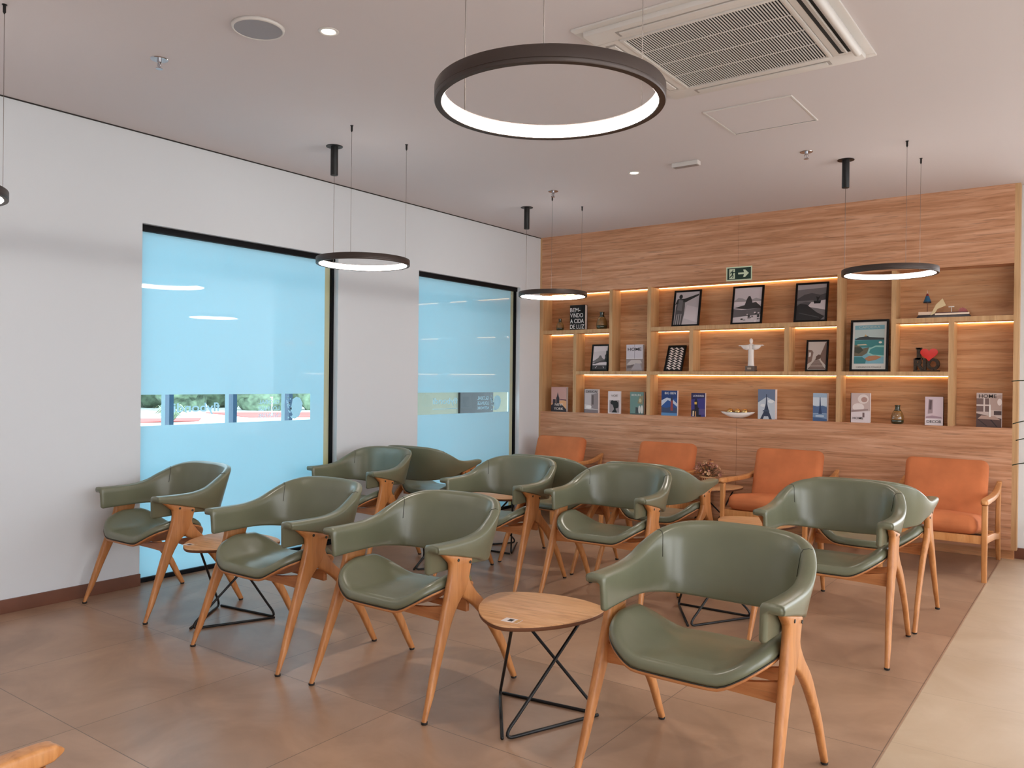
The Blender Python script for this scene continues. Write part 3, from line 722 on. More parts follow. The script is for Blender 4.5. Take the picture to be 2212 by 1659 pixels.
# cassette air conditioner
t=empty('air_conditioner',(3.615,-3.775,H),0,'square white cassette air conditioner in the ceiling','air conditioner')
def frame(mb,x0,x1,y0,y1,i,z0,z1):
    mb.box(x0,x1,y0,y0+i,z0,z1).box(x0,x1,y1-i,y1,z0,z1).box(x0,x0+i,y0+i,y1-i,z0,z1).box(x1-i,x1,y0+i,y1-i,z0,z1); return mb
frame(MB(),-.530,.530,-.530,.530,.040,-.010,-.0002).build('outer_flange',M['white'],t,bevel=.003)
fr=frame(MB(),-.490,.490,-.490,.490,.118,-.032,-.0002).build('face_panel',M['white'],t,bevel=.008)
frame(MB(),-.370,.370,-.370,.370,.016,-.036,-.004).build('grille_frame',M['white'],t,bevel=.003)
MB().box(-.354,.354,-.354,.354,-.0285,-.004).build('grille_back',M['grille_dark'],t)
mb=MB(); ns=56
for i in range(ns): x=-.350+.700*i/(ns-1); mb.box(x-.0024,x+.0024,-.353,.353,-.033,-.0305)
for y in (-.177,0,.177): mb.box(-.353,.353,y-.003,y+.003,-.0305,-.0285)
mb.build('grille_slats',M['white'],t)
for k,(a,op) in enumerate(((0,1),(90,0),(180,0),(270,0))):
    fl=MB().box(-.018,.018,-.330,.330,-.004,.004).build('air_flap',M['white'],t,bevel=.003)
    c_,s_=math.cos(math.radians(a)),math.sin(math.radians(a)); fl.location=(.430*c_,.430*s_,-.034); fl.rotation_euler=(0,.5 if op else 0,math.radians(a))
    sl=MB().box(-.026,.026,-.345,.345,-.0335,-.0305).build('air_slot',M['grille_dark'] if op else simple('slot_shade',hexc(170,164,160),.5),t); sl.location=(.430*c_,.430*s_,0); sl.rotation_euler=(0,0,math.radians(a))
MB().tube([(.484,-.36,-.040),(.484,.36,-.040)],.019,12).build('open_louver',M['white'],t,auto=50)
t=empty('access_hatch',(3.385,-2.668,H),0,'flat square white access hatch in the ceiling','hatch')
frame(MB(),-.256,.256,-.256,.256,.010,-.007,-.0002).build('hatch_frame',M['white'],t,bevel=.001); MB().box(-.243,.243,-.243,.243,-.004,-.0002).build('hatch_door',M['ceiling'],t)
MB().box(-.246,.246,.2435,.2455,-.0045,-.0002).build('hatch_gap',M['grille_dark'],t)
# ------------------------------------------------------------------ exit sign
t=empty('exit_sign',(2.258,-.001,2.386),0,'green exit sign with running man and right arrow on the wood wall','sign')
cream=(214,226,196); dg=(22,52,40)
run=[(.10,.08),(.30,.08),(.30,.92),(.10,.92)]
items=[(cream,FULL),(dg,[(.045,.09),(.955,.09),(.955,.91),(.045,.91)]),(cream,[(.12,.15),(.34,.15),(.34,.85),(.12,.85)]),
 (dg,ell(.262,.765,.022,.045)),(dg,[(.205,.68),(.262,.71),(.285,.60),(.275,.50),(.235,.46),(.215,.55)]),(dg,[(.262,.69),(.30,.62),(.36,.62),(.36,.57),(.29,.55)]),(dg,[(.215,.68),(.165,.60),(.155,.50),(.175,.50),(.19,.57),(.225,.62)]),
 (dg,[(.235,.50),(.27,.47),(.29,.36),(.27,.20),(.24,.20),(.255,.35),(.225,.43)]),(dg,[(.23,.50),(.20,.38),(.13,.28),(.14,.22),(.22,.32),(.26,.44)]),
 (cream,[(.47,.44),(.70,.44),(.66,.24),(.74,.24),(.88,.50),(.74,.76),(.66,.76),(.70,.56),(.47,.56)])]
poly_print('sign_face',.250,-.066,.066,items,t,y=0); MB().box(-.125,.125,0.0001,.0009,-.066,.066).build('sign_plate',M['white'],t)
# ------------------------------------------------------------------ shelf objects
def framed(name,x0,x1,y,z,h,lean,fw,items,label,depth=.018,cat='picture',mat='ink',margin=0,rz=0):
    w=x1-x0; ang=math.asin(min(.9,lean/h)); t=empty(name,((x0+x1)/2,y+.0,z+.001),rz,label,cat,None,None,rx=-ang)
    L=h/math.cos(ang)
    mb=MB(); mb.box(-w/2,w/2,0,depth,0,fw).box(-w/2,w/2,0,depth,L-fw,L).box(-w/2,-w/2+fw,0,depth,fw,L-fw).box(w/2-fw,w/2,0,depth,fw,L-fw); mb.build('picture_frame',M['black_frame'],t,bevel=.0015)
    MB().box(-w/2+fw,w/2-fw,.008,depth-.001,fw,L-fw).build('backing',M['paper'],t)
    poly_print('photo',w-2*fw-2*margin,fw+margin,L-fw-margin,items,t,y=.0079)
    return t,L
M['black_frame']=simple('black_frame',hexc(10,9,10),.4,spec=.25)
def hill(pts): return pts
g=lambda v,w_=0:tuple(int(c*(min(1,v*1.14/255) if v>128 else v*(.62+.38*v/128)/255)) for c in (255,240,243))
statue=[(g(176),FULL),(g(190),[(.4,.2),(1,.05),(1,.5),(.5,.6)]),(g(96),[(.02,0),(.34,0),(.40,.30),(.42,.55),(.40,.78),(.10,.80),(.04,.55)]),(g(60),[(.0,.62),(.08,.78),(.40,.80),(.97,.93),(.97,.88),(.42,.68),(.36,.70),(.20,.68)]),(g(120),[(.10,.45),(.30,.42),(.33,.75),(.14,.77)]),(g(44),ell(.22,.86,.075,.07)),(g(150),[(.07,0),(.10,0),(.14,.32),(.10,.32)]),(g(150),[(.16,0),(.19,0),(.22,.33),(.18,.33)]),(g(150),[(.25,0),(.28,0),(.31,.33),(.27,.33)])]
sugar=[(g(190),FULL),(g(150),[(0,.62),(.15,.72),(.3,.70),(.45,.64),(.6,.64),(.8,.70),(1,.64),(1,.58),(0,.58)]),(g(205),[(0,.5),(1,.5),(1,.60),(0,.60)]),(g(72),[(.0,.42),(.2,.46),(.40,.50),(.46,.66),(.52,.75),(.58,.76),(.64,.66),(.68,.56),(.80,.58),(.96,.47),(1,.43),(1,.40),(.5,.38)]),(g(110),[(0,.15),(1,.22),(1,.40),(.3,.36),(0,.40)])]
rr=random.Random(5)
for i in range(26):
    x,y=rr.uniform(.05,.97),rr.uniform(.02,.28)
    if y>.05+.25*x: continue
    s_=rr.uniform(.02,.05); sugar.append((g(rr.choice([60,190,210,150,90])),[(x-s_,y-s_*.5),(x+s_,y-s_*.4),(x+s_*.7,y+s_*.6),(x-s_*.8,y+s_*.5)]))
for i in range(14):
    x=rr.uniform(.3,.97); s_=rr.uniform(.02,.045); y=rr.uniform(.08,.30); sugar.append((g(rr.choice([200,60,120])),[(x-s_,y-s_*.4),(x+s_,y-s_*.4),(x+s_*.6,y+s_*.6),(x-s_*.8,y+s_*.5)]))
cable=[(g(120),FULL),(g(150),[(0,.86),(1,.90),(1,1),(0,1)]),(g(88),[(0,.60),(.25,.72),(.5,.76),(.8,.70),(1,.74),(1,.55),(0,.55)]),(g(186),[(.25,.40),(1,.28),(1,.56),(.5,.50)]),(g(100),[(0,.45),(.3,.52),(.5,.50),(.4,.40),(0,.36)]),(g(52),[(0,0),(.85,0),(.98,.10),(.7,.22),(.35,.44),(.12,.47),(0,.40)]),(g(36),[(.60,.46),(.82,.46),(.84,.54),(.58,.54)]),(g(40),[(.70,.54),(.74,.54),(.80,.66),(.73,.63),(.66,.66)]),(g(90),[(.1,.2),(.8,.06),(.8,.08),(.1,.22)])]
beach=[(g(186),FULL),(g(200),[(0,.75),(1,.8),(1,1),(0,1)]),(g(120),[(0,.35),(.2,.42),(.38,.50),(.46,.60),(.56,.60),(.64,.50),(.8,.42),(.8,.3),(0,.3)]),(g(90),[(0,.26),(.3,.32),(.6,.38),(.98,.46),(.98,.30),(.5,.24),(0,.24)]),(g(205),[(0,.20),(.5,.30),(.98,.32),(.98,.24),(.3,.22)]),(g(78),[(0,0),(1,0),(1,.18),(0,.18)]),(g(210),[(.2,.06),(.24,.06),(.34,.14),(.31,.14)]),(g(210),[(.78,.06),(.82,.06),(.76,.14),(.73,.14)]),(g(50),[(.98,.3),(.80,.4),(.86,.5),(.84,.6),(.90,.66),(.9,.8),(.98,.8)])]
stairs=[((196,180,170),FULL),((128,100,88),[(0,.2),(.22,.3),(.30,.62),(.22,.70),(0,.72)]),((214,200,190),[(.05,.45),(.16,.48),(.17,.62),(.05,.62)]),((120,92,80),[(1,.15),(.72,.35),(.66,.50),(.8,.72),(.92,.95),(1,1)]),((96,70,58),[(.42,.35),(.66,.38),(.74,.5),(.6,.55),(.46,.48)]),((90,62,52),[(.02,.02),(.98,.02),(.62,.36),(.40,.36)])]
for k in range(7): stairs.append(((210,190,178),[(.06+.05*k,.05+.045*k),(.94-.048*k,.05+.045*k),(.93-.048*k,.064+.045*k),(.07+.05*k,.064+.045*k)]))
wave=[((30,28,30),FULL)]
for row in range(9):
    for ph in (0,):
        N_=49; L_=[]
        for i in range(N_):
            x=.03+.94*i/(N_-1); p_=2*PI*3*x; y0=.050+row*.106; L_.append((x,y0+.034*math.sin(p_),y0+.046+.034*math.sin(p_-1.0)))
        for i in range(N_-1): wave.append(((236,222,216),[(L_[i][0],L_[i][1]),(L_[i+1][0],L_[i+1][1]),(L_[i+1][0],L_[i+1][2]),(L_[i][0],L_[i][2])]))
wv=[wave[0]]+[w_ for w_ in wave[1:]]
def flatlayer(items):  # keep every tile of a repeated pattern on one layer
    return items
poster=[((206,202,196),FULL),((120,168,182),[(.06,.12),(.94,.12),(.94,.93),(.06,.93)]),((176,190,188),[(.06,.66),(.94,.66),(.94,.84),(.06,.84)]),((52,58,60),[(.06,.63),(.2,.68),(.34,.69),(.40,.72),(.5,.68),(.94,.66),(.94,.62),(.06,.62)]),((196,160,110),[(.34,.69),(.38,.74),(.44,.70)]),((58,124,126),[(.06,.46),(.94,.46),(.94,.62),(.06,.61)]),((140,190,182),[(.45,.33),(.6,.28),(.94,.26),(.94,.50),(.7,.50),(.5,.44)]),((62,132,134),[(.5,.35),(.62,.31),(.94,.29),(.94,.46),(.7,.47),(.54,.42)]),((104,96,78),[(.06,.28),(.30,.28),(.44,.34),(.5,.46),(.3,.44),(.2,.50),(.06,.52)]),((60,66,56),[(.06,.36),(.2,.33),(.33,.40),(.24,.47),(.06,.47)]),((170,120,88),[(.36,.22),(.5,.17),(.72,.20),(.88,.26),(.7,.29),(.5,.28)]),((54,118,124),[(.06,.12),(.4,.12),(.42,.20),(.3,.26),(.06,.26)]),((214,196,166),[(.15,.505),(.45,.51),(.4,.53),(.15,.525)]),((232,224,210),ell(.83,.565,.05,.022))]
framed('framed_photo',1.556,1.843,.035,ZA1,.362,.07,.018,statue,'black framed photo of a robed statue from behind with outstretched arm')
framed('framed_photo',2.163,2.463,.035,ZA1,.368,.07,.018,sugar,'black framed photo of a steep bay mountain, centre of the upper shelf')
framed('framed_photo',2.755,3.045,.035,ZA1,.362,.07,.018,cable,'black framed photo of a cable car over a dark hill')
framed('framed_photo',.628,.838,.035,ZC1,.284,.04,.018,beach,'small black framed photo of a mountain behind a beach road, left of the tall niche')
framed('framed_photo',2.863,3.056,.035,ZC1,.283,.045,.016,stairs,'small black framed sepia photo of a stairway street')
wt_,L=framed('framed_print',1.478,1.672,.030,ZC1,.262,.105,.016,[wave[0]],'black framed print of white wavy stripes',margin=0)
w_=.194-.032; mb=MB()
for _,P in wave[1:]: mb.prism(P,-.0009,-.0004,lambda a,b,h:(-w_/2+a*w_,.0079+h,.016+b*(L-.032)))
mb.build('wave_pattern',C3(236,222,216),wt_)
pt_,L=framed('framed_poster',3.242,3.552,.035,ZC1,.448,.04,.019,poster,'large black framed travel poster of a turquoise rocky bay')
text_mb('CAPOEIRA',-.085,.085,L-.075,L-.055,y=.0030,depth=.0004).build('poster_title',C3(186,196,190),pt_); text_mb('CAPUANO DE PITANGUI',-.10,.10,.030,.044,y=.0030,depth=.0004).build('poster_caption',C3(120,116,112),pt_)
def book(x0,x1,y,z,h,th,items,label,texts=(),side='pages',rz=0,sp=(40,36,36),col=(226,216,214)):
    w=x1-x0; t=empty('book',((x0+x1)/2,y,z+.0005),rz,label,'book')
    c_=C3(*col)
    MB().box(-w/2,w/2,0,.0025,0,h).box(-w/2,w/2,th-.0025,th,0,h).box(-w/2,-w/2+.003,.0025,th-.0025,0,h).build('cover',[C3(*sp) if side=='dark' else c_],t)
    MB().box(-w/2+.003,w/2-.004,.0025,th-.0025,.004,h-.004).build('page_block',M['paper'],t)
    if items: poly_print('cover_print',w,0,h,items,t,y=-.0001)
    for s,a,b,cz,d,colr in texts:
        text_mb(s,-w/2+a*w,-w/2+b*w,cz*h,d*h,y=-.0045,depth=.0006,bold=.005).build('title',C3(*colr),t)
    return t
W_=(246,240,238)
book(.372,.562,.030,ZA1,.266,.050,[((10,10,11),FULL)],'black book with white capitals BEM-VINDO A CIDADE LUZ on the left upper shelf',[('BEM-',.03,.70,.72,.88,W_),('VINDO',.03,.88,.50,.67,W_),('A CIDA',.03,.93,.27,.44,W_),('DE LUZ',.03,.96,.04,.21,W_)],sp=(20,19,21),side='dark')
book(.142,.338,.030,ZB,.268,.034,[((206,160,150),FULL),((232,176,130),[(0,.0),(1,.0),(1,.5),(0,.34)]),((120,80,84),[(.5,.50),(1,.44),(1,.50),(.6,.52)]),((50,46,54),[(0,0),(1,0),(1,.10),(.7,.30),(.3,.36),(0,.26)]),((52,44,52),[(.10,.2),(.30,.2),(.30,.50),(.12,.50)]),((48,42,50),[(.34,.1),(.54,.1),(.54,.56),(.50,.62),(.44,.80),(.38,.62),(.34,.56)])],'book with a pink skyline cover titled NEW YORK in the lower left niche',[('NEW',.26,.80,.24,.34,(244,232,224)),('YORK',.20,.82,.07,.17,(244,232,224))])
book(.562,.734,.030,ZB,.250,.030,[((198,186,186),FULL),((150,136,136),[(.50,.2),(1,.15),(1,.85),(.5,.78)]),((104,92,92),[(.55,.35),(.68,.35),(.68,.75),(.55,.75)]),((220,210,208),[(.0,.1),(.5,.1),(.5,.32),(0,.36)]),((132,118,120),[(0,0),(1,0),(1,.12),(0,.16)]),((240,232,230),ell(.34,.25,.2,.07)),((44,40,42),[(0,0),(.03,0),(.03,1),(0,1)])],'interior design book titled DESIGN in the lower left row',[('DESIGN',.15,.93,.85,.95,(40,36,38))])
book(.850,.995,.035,ZB,.232,.020,[((230,216,216),FULL),((160,146,148),[(.12,.05),(.92,.05),(.92,.60),(.12,.60)]),((26,24,26),[(.30,.05),(.75,.05),(.62,.22),(.66,.24),(.82,.26),(.86,.36),(.84,.50),(.70,.58),(.45,.57),(.40,.60),(.28,.59),(.20,.50),(.25,.42),(.38,.40),(.42,.34),(.50,.20)])],'white book with a dark profile silhouette titled VOE',[('VOE',.25,.80,.76,.86,(150,136,134))])
book(1.108,1.262,.035,ZB,.230,.048,[((112,144,138),FULL),((150,140,110),[(.55,.5),(.9,.45),(.98,.85),(.7,.8)]),((66,72,74),[(.40,.05),(.62,.05),(.66,.30),(.42,.33)]),((214,212,206),ell(.70,.22,.09,.18)),((222,220,214),ell(.88,.22,.09,.20)),((200,190,150),ell(.75,.62,.10,.09)),((80,96,94),[(0,0),(1,0),(1,.05),(0,.05)])],'teal book with two vases on the cover, right end of the lower left row',[('BERLIN',.12,.78,.82,.91,(224,224,218))],sp=(70,44,36),side='dark')
book(1.062,1.250,.030,ZC1,.272,.034,[((206,198,206),FULL),((226,220,224),[(0,.47),(1,.47),(1,.50),(0,.50)]),((150,136,134),[(0,0),(1,0),(1,.46),(0,.46)]),((196,184,180),[(.02,.25),(.3,.42),(.85,.42),(.95,.30),(.3,.22)]),((110,98,98),[(.05,.20),(.5,.26),(.3,.12),(.05,.10)]),((170,160,164),[(.30,.05),(.55,.30),(.85,.28),(.95,.05)]),((90,80,82),[(.495,.47),(.505,.47),(.505,1),(.495,1)])],'white book titled HOME with folded knits on the cover in the tall niche',[('HOME',.10,.92,.77,.88,(40,38,44))])
book(1.460,1.630,.035,ZB,.250,.026,[((44,84,150),FULL),((30,60,120),[(0,.6),(1,.7),(1,1),(0,1)]),((200,208,224),[(0,.38),(.4,.62),(.62,.56),(1,.36),(1,.48),(.7,.66),(.35,.72),(0,.60)]),((60,76,110),[(0,.12),(1,.12),(1,.30),(.6,.36),(.3,.30),(0,.36)]),((150,70,70),[(.58,.2),(.74,.2),(.73,.66),(.66,.80),(.60,.66)]),((46,58,84),[(.58,.60),(.74,.60),(.66,.84)]),((90,140,190),[(0,0),(1,0),(1,.10),(0,.12)])],'blue book with a clock tower cover titled BIG BEN',[('BIG BEN',.22,.92,.85,.94,(226,228,236))])
book(1.778,1.922,.035,ZB,.230,.022,[((58,54,128),FULL),((38,34,84),[(0,.72),(1,.8),(1,1),(0,1)]),((30,26,40),[(.02,.28),(.25,.30),(.24,.66),(.35,.80),(.45,.66),(.48,.40),(.7,.30),(.7,.0),(.3,0),(.02,.1)]),((216,176,80),[(.24,.52),(.40,.52),(.40,.62),(.24,.62)]),((86,74,130),[(.55,.08),(1,.10),(1,.34),(.55,.34)]),((226,206,180),[(.10,.02),(.20,.02),(.22,.24),(.12,.24)]),((196,140,90),[(.28,.0),(.36,0),(.36,.22),(.28,.22)])],'violet night-view book titled LONDRES',[('LONDRES',.14,.92,.84,.92,(226,224,236))])
book(2.440,2.600,.035,ZB,.276,.055,[((196,204,214),FULL),((110,124,150),[(0,.55),(.5,.75),(1,.6),(1,1),(0,1)]),((226,228,232),ell(.3,.46,.16,.05)),((230,232,236),ell(.75,.60,.18,.06)),((52,62,86),[(.14,0),(.30,0),(.36,.10),(.60,.10),(.66,0),(.82,0),(.66,.24),(.54,.52),(.52,.84),(.48,.84),(.46,.52),(.34,.24)]),((196,204,214),ell(.48,.0,.11,.07,10,0,180)+[(.37,0)]),((70,84,106),[(.28,.26),(.68,.26),(.66,.30),(.30,.30)])],'tall pale book with an iron tower on the cover',())
book(2.938,3.058,.035,ZB,.248,.050,[((160,182,204),FULL),((206,216,226),[(0,.55),(1,.55),(1,.85),(0,.85)]),((84,108,146),[(0,.28),(1,.28),(1,.50),(.7,.56),(.3,.52),(0,.56)]),((46,66,104),[(.40,.25),(.66,.25),(.58,.50),(.54,.86),(.50,.86),(.47,.50)]),((120,146,178),[(0,.12),(1,.12),(1,.26),(0,.26)]),((70,96,136),[(0,0),(1,0),(1,.10),(0,.14)]),((186,200,214),[(.2,.16),(.8,.16),(.8,.21),(.2,.21)])],'blue and white city book left of the central divider',())
book(3.256,3.415,.040,ZB,.255,.030,[((200,178,172),FULL),((226,212,206),ell(.65,.80,.28,.16)),((176,140,130),ell(.70,.78,.16,.09)),((232,220,216),ell(.4,.52,.30,.14)),((160,136,134),[(.05,.35),(.9,.42),(.9,.47),(.05,.42)]),((222,210,212),[(0,0),(1,0),(1,.40),(0,.34)]),((120,96,96),[(.62,.18),(.72,.18),(.72,.34),(.62,.34)]),((38,34,34),[(0,0),(.03,0),(.03,1),(0,1)])],'pink flower-covered book titled HOME right of the central divider',[('HOME',.12,.66,.11,.19,(40,34,38))])
book(3.842,3.975,.035,ZB,.234,.045,[((212,192,198),FULL),((160,138,142),[(.15,.40),(.42,.42),(.45,.90),(.20,.92)]),((96,78,82),[(.22,.55),(.36,.55),(.38,.88),(.24,.88)]),((226,214,216),[(0,0),(1,0),(1,.22),(0,.22)]),((168,140,150),[(.05,.25),(.95,.25),(.9,.30),(.4,.34),(.05,.30)])],'pale pink book titled DECOR next to the right divider',[('DECOR',.10,.92,.08,.18,(44,38,42))],sp=(60,40,40),side='dark')
book(4.212,4.385,.045,ZB,.272,.040,[((196,176,168),FULL),((110,88,84),[(.0,.45),(.5,.45),(.5,.84),(0,.84)]),((214,198,190),[(.28,.45),(.34,.45),(.34,.86),(.28,.86)]),((216,200,192),[(.0,.62),(.5,.62),(.5,.66),(0,.66)]),((176,150,140),[(.55,.5),(1,.5),(1,.95),(.55,.9)]),((222,206,200),ell(.92,.74,.09,.10)),((74,58,58),[(.7,.36),(1,.36),(1,.48),(.7,.48)]),((84,62,58),[(0,0),(1,0),(1,.26),(0,.40)]),((176,146,132),[(.05,.24),(.95,.22),(.75,.33),(.2,.34)]),((44,34,36),[(.06,.22),(.10,.22),(.45,.03),(.40,.03)]),((44,34,36),[(.55,.22),(.60,.22),(.85,.02),(.80,.02)]),((230,222,216),[(.50,.30),(.58,.30),(.57,.66),(.51,.66)])],'dark book with a coffee table scene titled HOME, far right niche',[('HOME',.10,.80,.86,.96,(36,30,32))])
def vase(x,y,z,s,label):
    t=empty('vase',(x,y,z+.0005),0,label,'vase','amber glass vases'); t.scale=(s,s,s)
    MB().lathe([(.036,0),(.049,.006),(.052,.020),(.053,.036)],32).build('dark_base',M['bottle'],t,smooth=True)
    MB().lathe([(.053,.036),(.054,.044),(.050,.068),(.041,.094),(.031,.112)],32).build('vase_body',M['amber'],t,smooth=True)
    MB().lathe([(.031,.112),(.022,.124),(.020,.140),(.023,.158),(.024,.162),(.019,.162),(.016,.140),(.015,.12)],32).build('neck',M['bottle'],t,smooth=True)
vase(.221,.07,ZA1,.80,'small amber glass vase left of the black lettered book')
vase(.746,.07,ZA1,1.12,'larger amber glass vase right of the black lettered book')
vase(3.626,.07,ZB,.98,'amber glass vase standing between the two pink books on the lower shelf')
# statuette
t=empty('statuette',(2.360,.06,ZC1+.0005),0,'white statuette of a robed figure with outstretched arms on a dark plinth','statuette')
MB().box(-.044,.044,-.034,.034,0,.050).box(-.047,.047,-.037,.037,0,.012).build('plinth',simple('grey_plinth',hexc(104,88,80),.6),t,bevel=.002); 
MB().box(-.022,.014,-.0362,-.034,.018,.036).build('plaque',C3(170,150,132),t)
white=simple('white_porcelain',hexc(244,234,228),.35)
rings=[]
for z,a,b in ((.050,.033,.024),(.060,.030,.022),(.11,.027,.020),(.17,.027,.019),(.215,.029,.018),(.238,.033,.018),(.252,.026,.016),(.260,.012,.011),(.266,.010,.010)):
    rings.append([(a*math.cos(2*PI*i/20),b*math.sin(2*PI*i/20)+(.002*math.sin(i*3) if z<.2 else 0),z) for i in range(20)])
MB().loft(rings).lathe([(.004,.262),(.013,.268),(.0165,.282),(.0155,.296),(.009,.307),(.002,.309)],16,(0,0,0)).build('figure',white,t,smooth=True)
for s in (1,-1):
    rg=[]
    for x,zt,zb,d in ((.015,.252,.205,.017),(.045,.250,.200,.013),(.070,.249,.208,.011),(.088,.249,.226,.010),(.094,.249,.236,.009)):
        rg.append([(s*x,-d,zb+.004),(s*x,-d*.6,zb),(s*x,d*.6,zb),(s*x,d,zb+.004),(s*x,d,zt-.004),(s*x,d*.4,zt),(s*x,-d*.4,zt),(s*x,-d,zt-.004)])
    MB().loft(rg).build('sleeve',white,t,smooth=True)
    MB().tube([(s*.092,0,.243),(s*.106,0,.243),(s*.118,0,.242),(s*.122,0,.242)],[.006,.0065,.004,.002],8).build('hand',white,t,smooth=True)
# bowl with three gold balls
bw=empty('bowl',(2.232,.075,ZB+.0005),0,'long white boat-shaped dish holding three gold balls','bowl')
rings=[]
for k,z,in_ in ((.30,0,0),(.62,.012,0),(.86,.030,0),(1.0,.050,0),(.985,.050,1),(.84,.032,1),(.6,.018,1),(.2,.010,1)):
    rings.append([(.172*k*math.cos(2*PI*i/40),.055*(k**.7)*math.sin(2*PI*i/40),z+.012*abs(math.cos(2*PI*i/40))**4*k) for i in range(40)])
MB().loft(rings[:4]).build('outer_shell',white,bw,smooth=True)
MB().loft(rings[3:]).build('inner_shell',simple('dark_glaze',hexc(70,48,36),.3),bw,smooth=True)
for k,x in enumerate((-.073,0.0,.072)):
    tag(MB().lathe([(.001,-.032)]+[(.032*math.sin(PI*i/12),-.032*math.cos(PI*i/12)) for i in range(1,12)]+[(.001,.032)],24,).build('gold_ball',M['gold'],smooth=True,loc=(2.232+x,.072,ZB+.058)),'%s of the three gold balls in the white dish'%('left','middle','right')[k],'ball','gold balls in the dish')
# word sculpture
t=empty('word_sculpture',(3.84,.07,ZC1+.0005),0,'dark letters spelling I love RIO with a red heart','sculpture')
dk=simple('dark_stone',hexc(62,50,40),.8,bump=.6,bscale=120,var=.4,vscale=60)
MB().box(-.098,.100,0,.035,0,.010).build('base',dk,t)
text_mb('RIO',-.095,.100,.010,.112,y=0,depth=.030,bold=.05).build('letters',dk,t)
mb=MB().box(-.072,-.042,0,.030,.100,.196).box(-.080,-.034,0,.030,.186,.200).box(-.084,-.030,0,.030,.100,.116); mb.build('letter_i',dk,t)
hp=[]
for i in range(40):
    a=2*PI*i/40; hp.append((16*math.sin(a)**3/16,(13*math.cos(a)-5*math.cos(2*a)-2*math.cos(3*a)-math.cos(4*a))/16))
MB().prism(hp,0,.020,lambda a,b,h:(.022+a*.066,-.012+h,.146+b*.060)).build('heart',simple('red_gloss',hexc(214,44,34),.35),t,bevel=.002)
# sail boat ornament
t=empty('raft_ornament',(3.97,.07,ZA1+.0005),0,'colourful raft ornament with cream sail and blue cone in the top right niche','ornament')
MB().prism([(-.205,0),(.198,0),(.178,.026),(-.190,.026)],-.03,.045,lambda a,b,h:(a,h,b)).build('hull',C3(40,22,26,.3),t,bevel=.003)
MB().box(-.190,-.075,-.025,.04,.026,.052).build('cargo_block',C3(236,206,180,.3),t,bevel=.003)
MB().box(-.065,.185,-.034,-.028,.022,.036).build('cream_rail',C3(240,214,190,.3),t)
MB().box(-.16,.17,-.02,.035,.026,.044).build('deck',C3(84,30,28,.3),t,bevel=.002)
MB().tube([(-.128,.01,.04),(-.128,.01,.15)],.003,8).build('mast',C3(120,70,44),t)
MB().lathe([(.030,0),(.030,.010)],20,(-.128,.01,.128)).build('cone_base',C3(24,22,40),t,auto=40)
MB().lathe([(.030,0),(.012,.048)],20,(-.128,.01,.138)).build('blue_cone',C3(34,92,128,.3),t,auto=40)
MB().lathe([(.012,0),(.006,.020)],20,(-.128,.01,.186)).build('red_tip',C3(130,30,40,.3),t,auto=40)
MB().lathe([(.004,0),(.001,.028)],10,(-.128,.01,.206)).build('pale_tip',C3(226,206,186,.3),t,auto=40)
MB().prism([(-.095,.020),(-.065,.035),(-.045,.070),(.018,.098),(-.008,.155),(-.055,.110),(-.078,.060)],-.040,-.034,lambda a,b,h:(a,h,b)).build('sail',C3(220,196,150,.4),t)
MB().prism([(.10,.044),(.17,.044),(.155,.068),(.13,.080),(.105,.066)],0,.02,lambda a,b,h:(a,h,b)).build('red_figure',C3(150,28,24,.3),t)
MB().box(.030,.070,0,.02,.085,.092).tube([(.05,.01,.044),(.05,.01,.088)],.0025,6).build('white_pennant',C3(236,226,216),t)
# dried flowers
fp=empty('flower_pot',(2.19,-.53,.4370),0,'striped pot of dried flowers on the side table by the wood wall','flower pot')
mb=MB(); n=22
mb.cur=0; mb.lathe([(.050,.0),(.062,.004),(.068,.075),(.066,.085)],44)
mb.build('pot',C3(196,140,98),fp,auto=50)
mb=MB()
for i in range(n):
    a=2*PI*i/n; x,y=math.cos(a),math.sin(a); s_=Vector((-y,x,0))*.0045
    mb.add([Vector((x*.0625,y*.0625,.006))-s_,Vector((x*.0625,y*.0625,.006))+s_,Vector((x*.0685,y*.0685,.074))+s_,Vector((x*.0685,y*.0685,.074))-s_],[(0,1,2,3)])
mb.build('stripes',C3(70,40,28),fp)
MB().tube([(.068*math.cos(2*PI*i/40),.068*math.sin(2*PI*i/40),.083) for i in range(40)],.005,8,closed=True).build('pot_rim',C3(214,176,130),fp,smooth=True)
rr=random.Random(11); mb=MB(); ms=MB(); ml=MB()
for i in range(75):
    a=rr.uniform(0,2*PI); el=rr.uniform(.15,1.45); R_=rr.uniform(.075,.125)
    c_=Vector((math.cos(a)*math.cos(el)*R_*1.25,math.sin(a)*math.cos(el)*R_*1.25,.085+math.sin(el)*R_*1.15)); nn=(c_-Vector((0,0,.06))).normalized()
    ms.tube([(0,0,.07),c_*.6+Vector((0,0,.03)),c_],.0012,5)
    t1=nn.orthogonal().normalized(); t2=nn.cross(t1); q=rr.uniform(.010,.019)
    mb.cur=rr.choice([0,0,1,2])
    for k in range(5):
        b=2*PI*k/5+i; d=t1*math.cos(b)+t2*math.sin(b); e=t1*math.cos(b+1.2)+t2*math.sin(b+1.2)
        mb.add([c_,c_+d*q+nn*q*.35,c_+(d+e)*q*.55+nn*q*.7,c_+e*q*.8+nn*q*.2],[(0,1,2,3)])
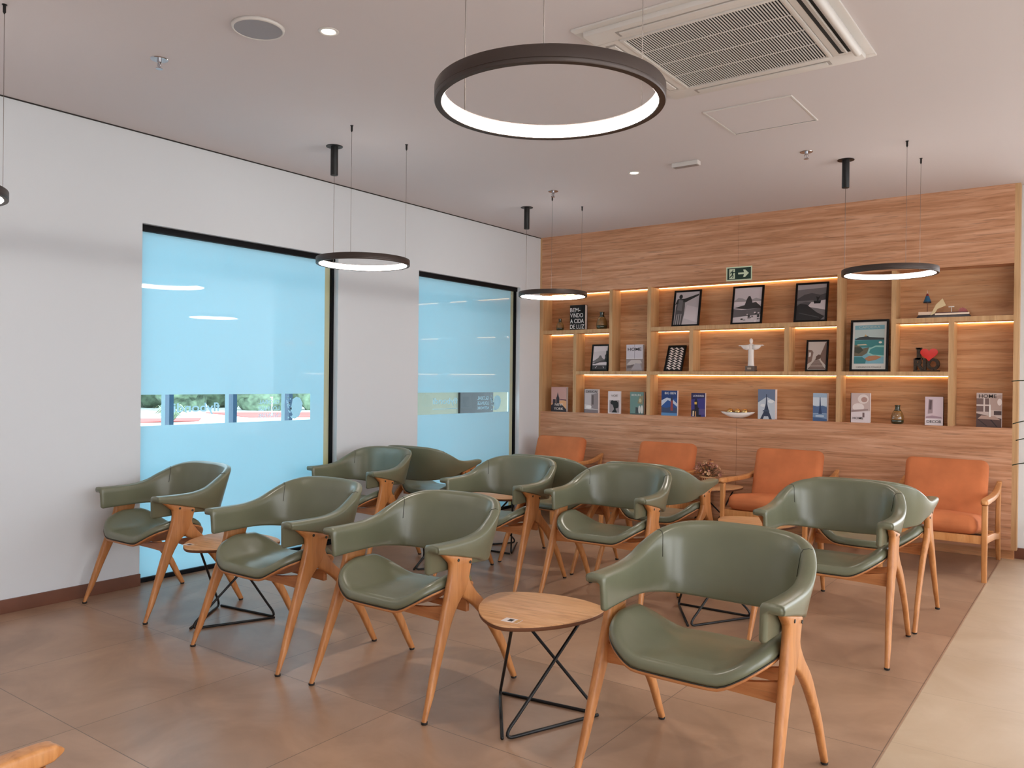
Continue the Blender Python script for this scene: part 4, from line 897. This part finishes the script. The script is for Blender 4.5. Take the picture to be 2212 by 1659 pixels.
for i in range(50):
    a=rr.uniform(0,2*PI); el=rr.uniform(0,1.3); R_=rr.uniform(.05,.10); c_=Vector((math.cos(a)*math.cos(el)*R_*1.2,math.sin(a)*math.cos(el)*R_*1.2,.08+math.sin(el)*R_)); d=Vector((math.cos(a),math.sin(a),.3)).normalized(); s_=Vector((-math.sin(a),math.cos(a),0))*.008
    ml.add([c_,c_+d*.02+s_,c_+d*.045,c_+d*.02-s_],[(0,1,2,3)])
tag(mb.build('petals',[C3(196,140,120),C3(150,96,84),C3(222,180,140)],fp),kind='stuff'); ms.build('stems',C3(90,66,44),fp); ml.build('leaves',C3(66,54,34),fp)
# plant at the right edge
pl_=empty('potted_plant',(4.83,-.45,0),0,'dark green leafy plant at the right edge beside the wood wall','plant')
MB().lathe([(.13,0),(.15,.01),(.19,.34),(.20,.36),(.18,.36),(.17,.33)],32).build('pot',M['white'],pl_,auto=50)
MB().lathe([(.16,.30),(.16,.325)],24).build('soil',simple('soil',hexc(60,44,34),.9),pl_)
lf=simple('plant_leaf',hexc(42,62,46),.4,var=.3,vscale=14)
for k,(z,dx,ln,dr) in enumerate(((1.10,-.02,.30,-.02),(1.34,-.02,.31,.05),(.96,0,.28,.0),(.78,0,.30,-.0),(.62,0,.2,-.12),(1.22,0,.2,.1),(.90,0,.24,-.1),(1.05,0,.3,.1),(.7,0,.3,.1),(1.28,0,.3,.0),(.85,0,.3,.0),(1.0,0,.26,0))):
    a=PI+(.12 if k<5 else (k*1.1)); d=Vector((math.cos(a),math.sin(a),0)); s_=Vector((-math.sin(a),math.cos(a),0)); P=[];rg=[]
    for i in range(9):
        u_=i/8; c_=d*(.03+ln*u_)+Vector((0,0,z+dr*u_+.10*u_*(1-u_))); w=.020*math.sin(PI*min(1,u_*.95+.05))**.7
        rg.append([c_-s_*w+Vector((0,0,.004)),c_+Vector((0,0,-.003)),c_+s_*w+Vector((0,0,.004)),c_+Vector((0,0,.001))])
    MB().loft(rg).build('leaf',lf,pl_,smooth=True)
for k in range(3):
    MB().tube([(.02*k-.02,.01*k,.32),(.03*math.cos(k*2),.03*math.sin(k*2),.8),(.01*k,.01,1.35)],.007,8).build('stem',C3(74,40,40),pl_,smooth=True)
# ------------------------------------------------------------------ light
wd=bpy.data.worlds.new('sky'); scn.world=wd; wd.use_nodes=True
bg=wd.node_tree.nodes['Background']; bg.inputs['Color'].default_value=(.93,.96,1,1); bg.inputs['Strength'].default_value=4.6
scn.view_settings.view_transform='Standard'; scn.view_settings.look='None'; scn.view_settings.exposure=0.17; scn.view_settings.gamma=1; scn.view_settings.use_curve_mapping=False
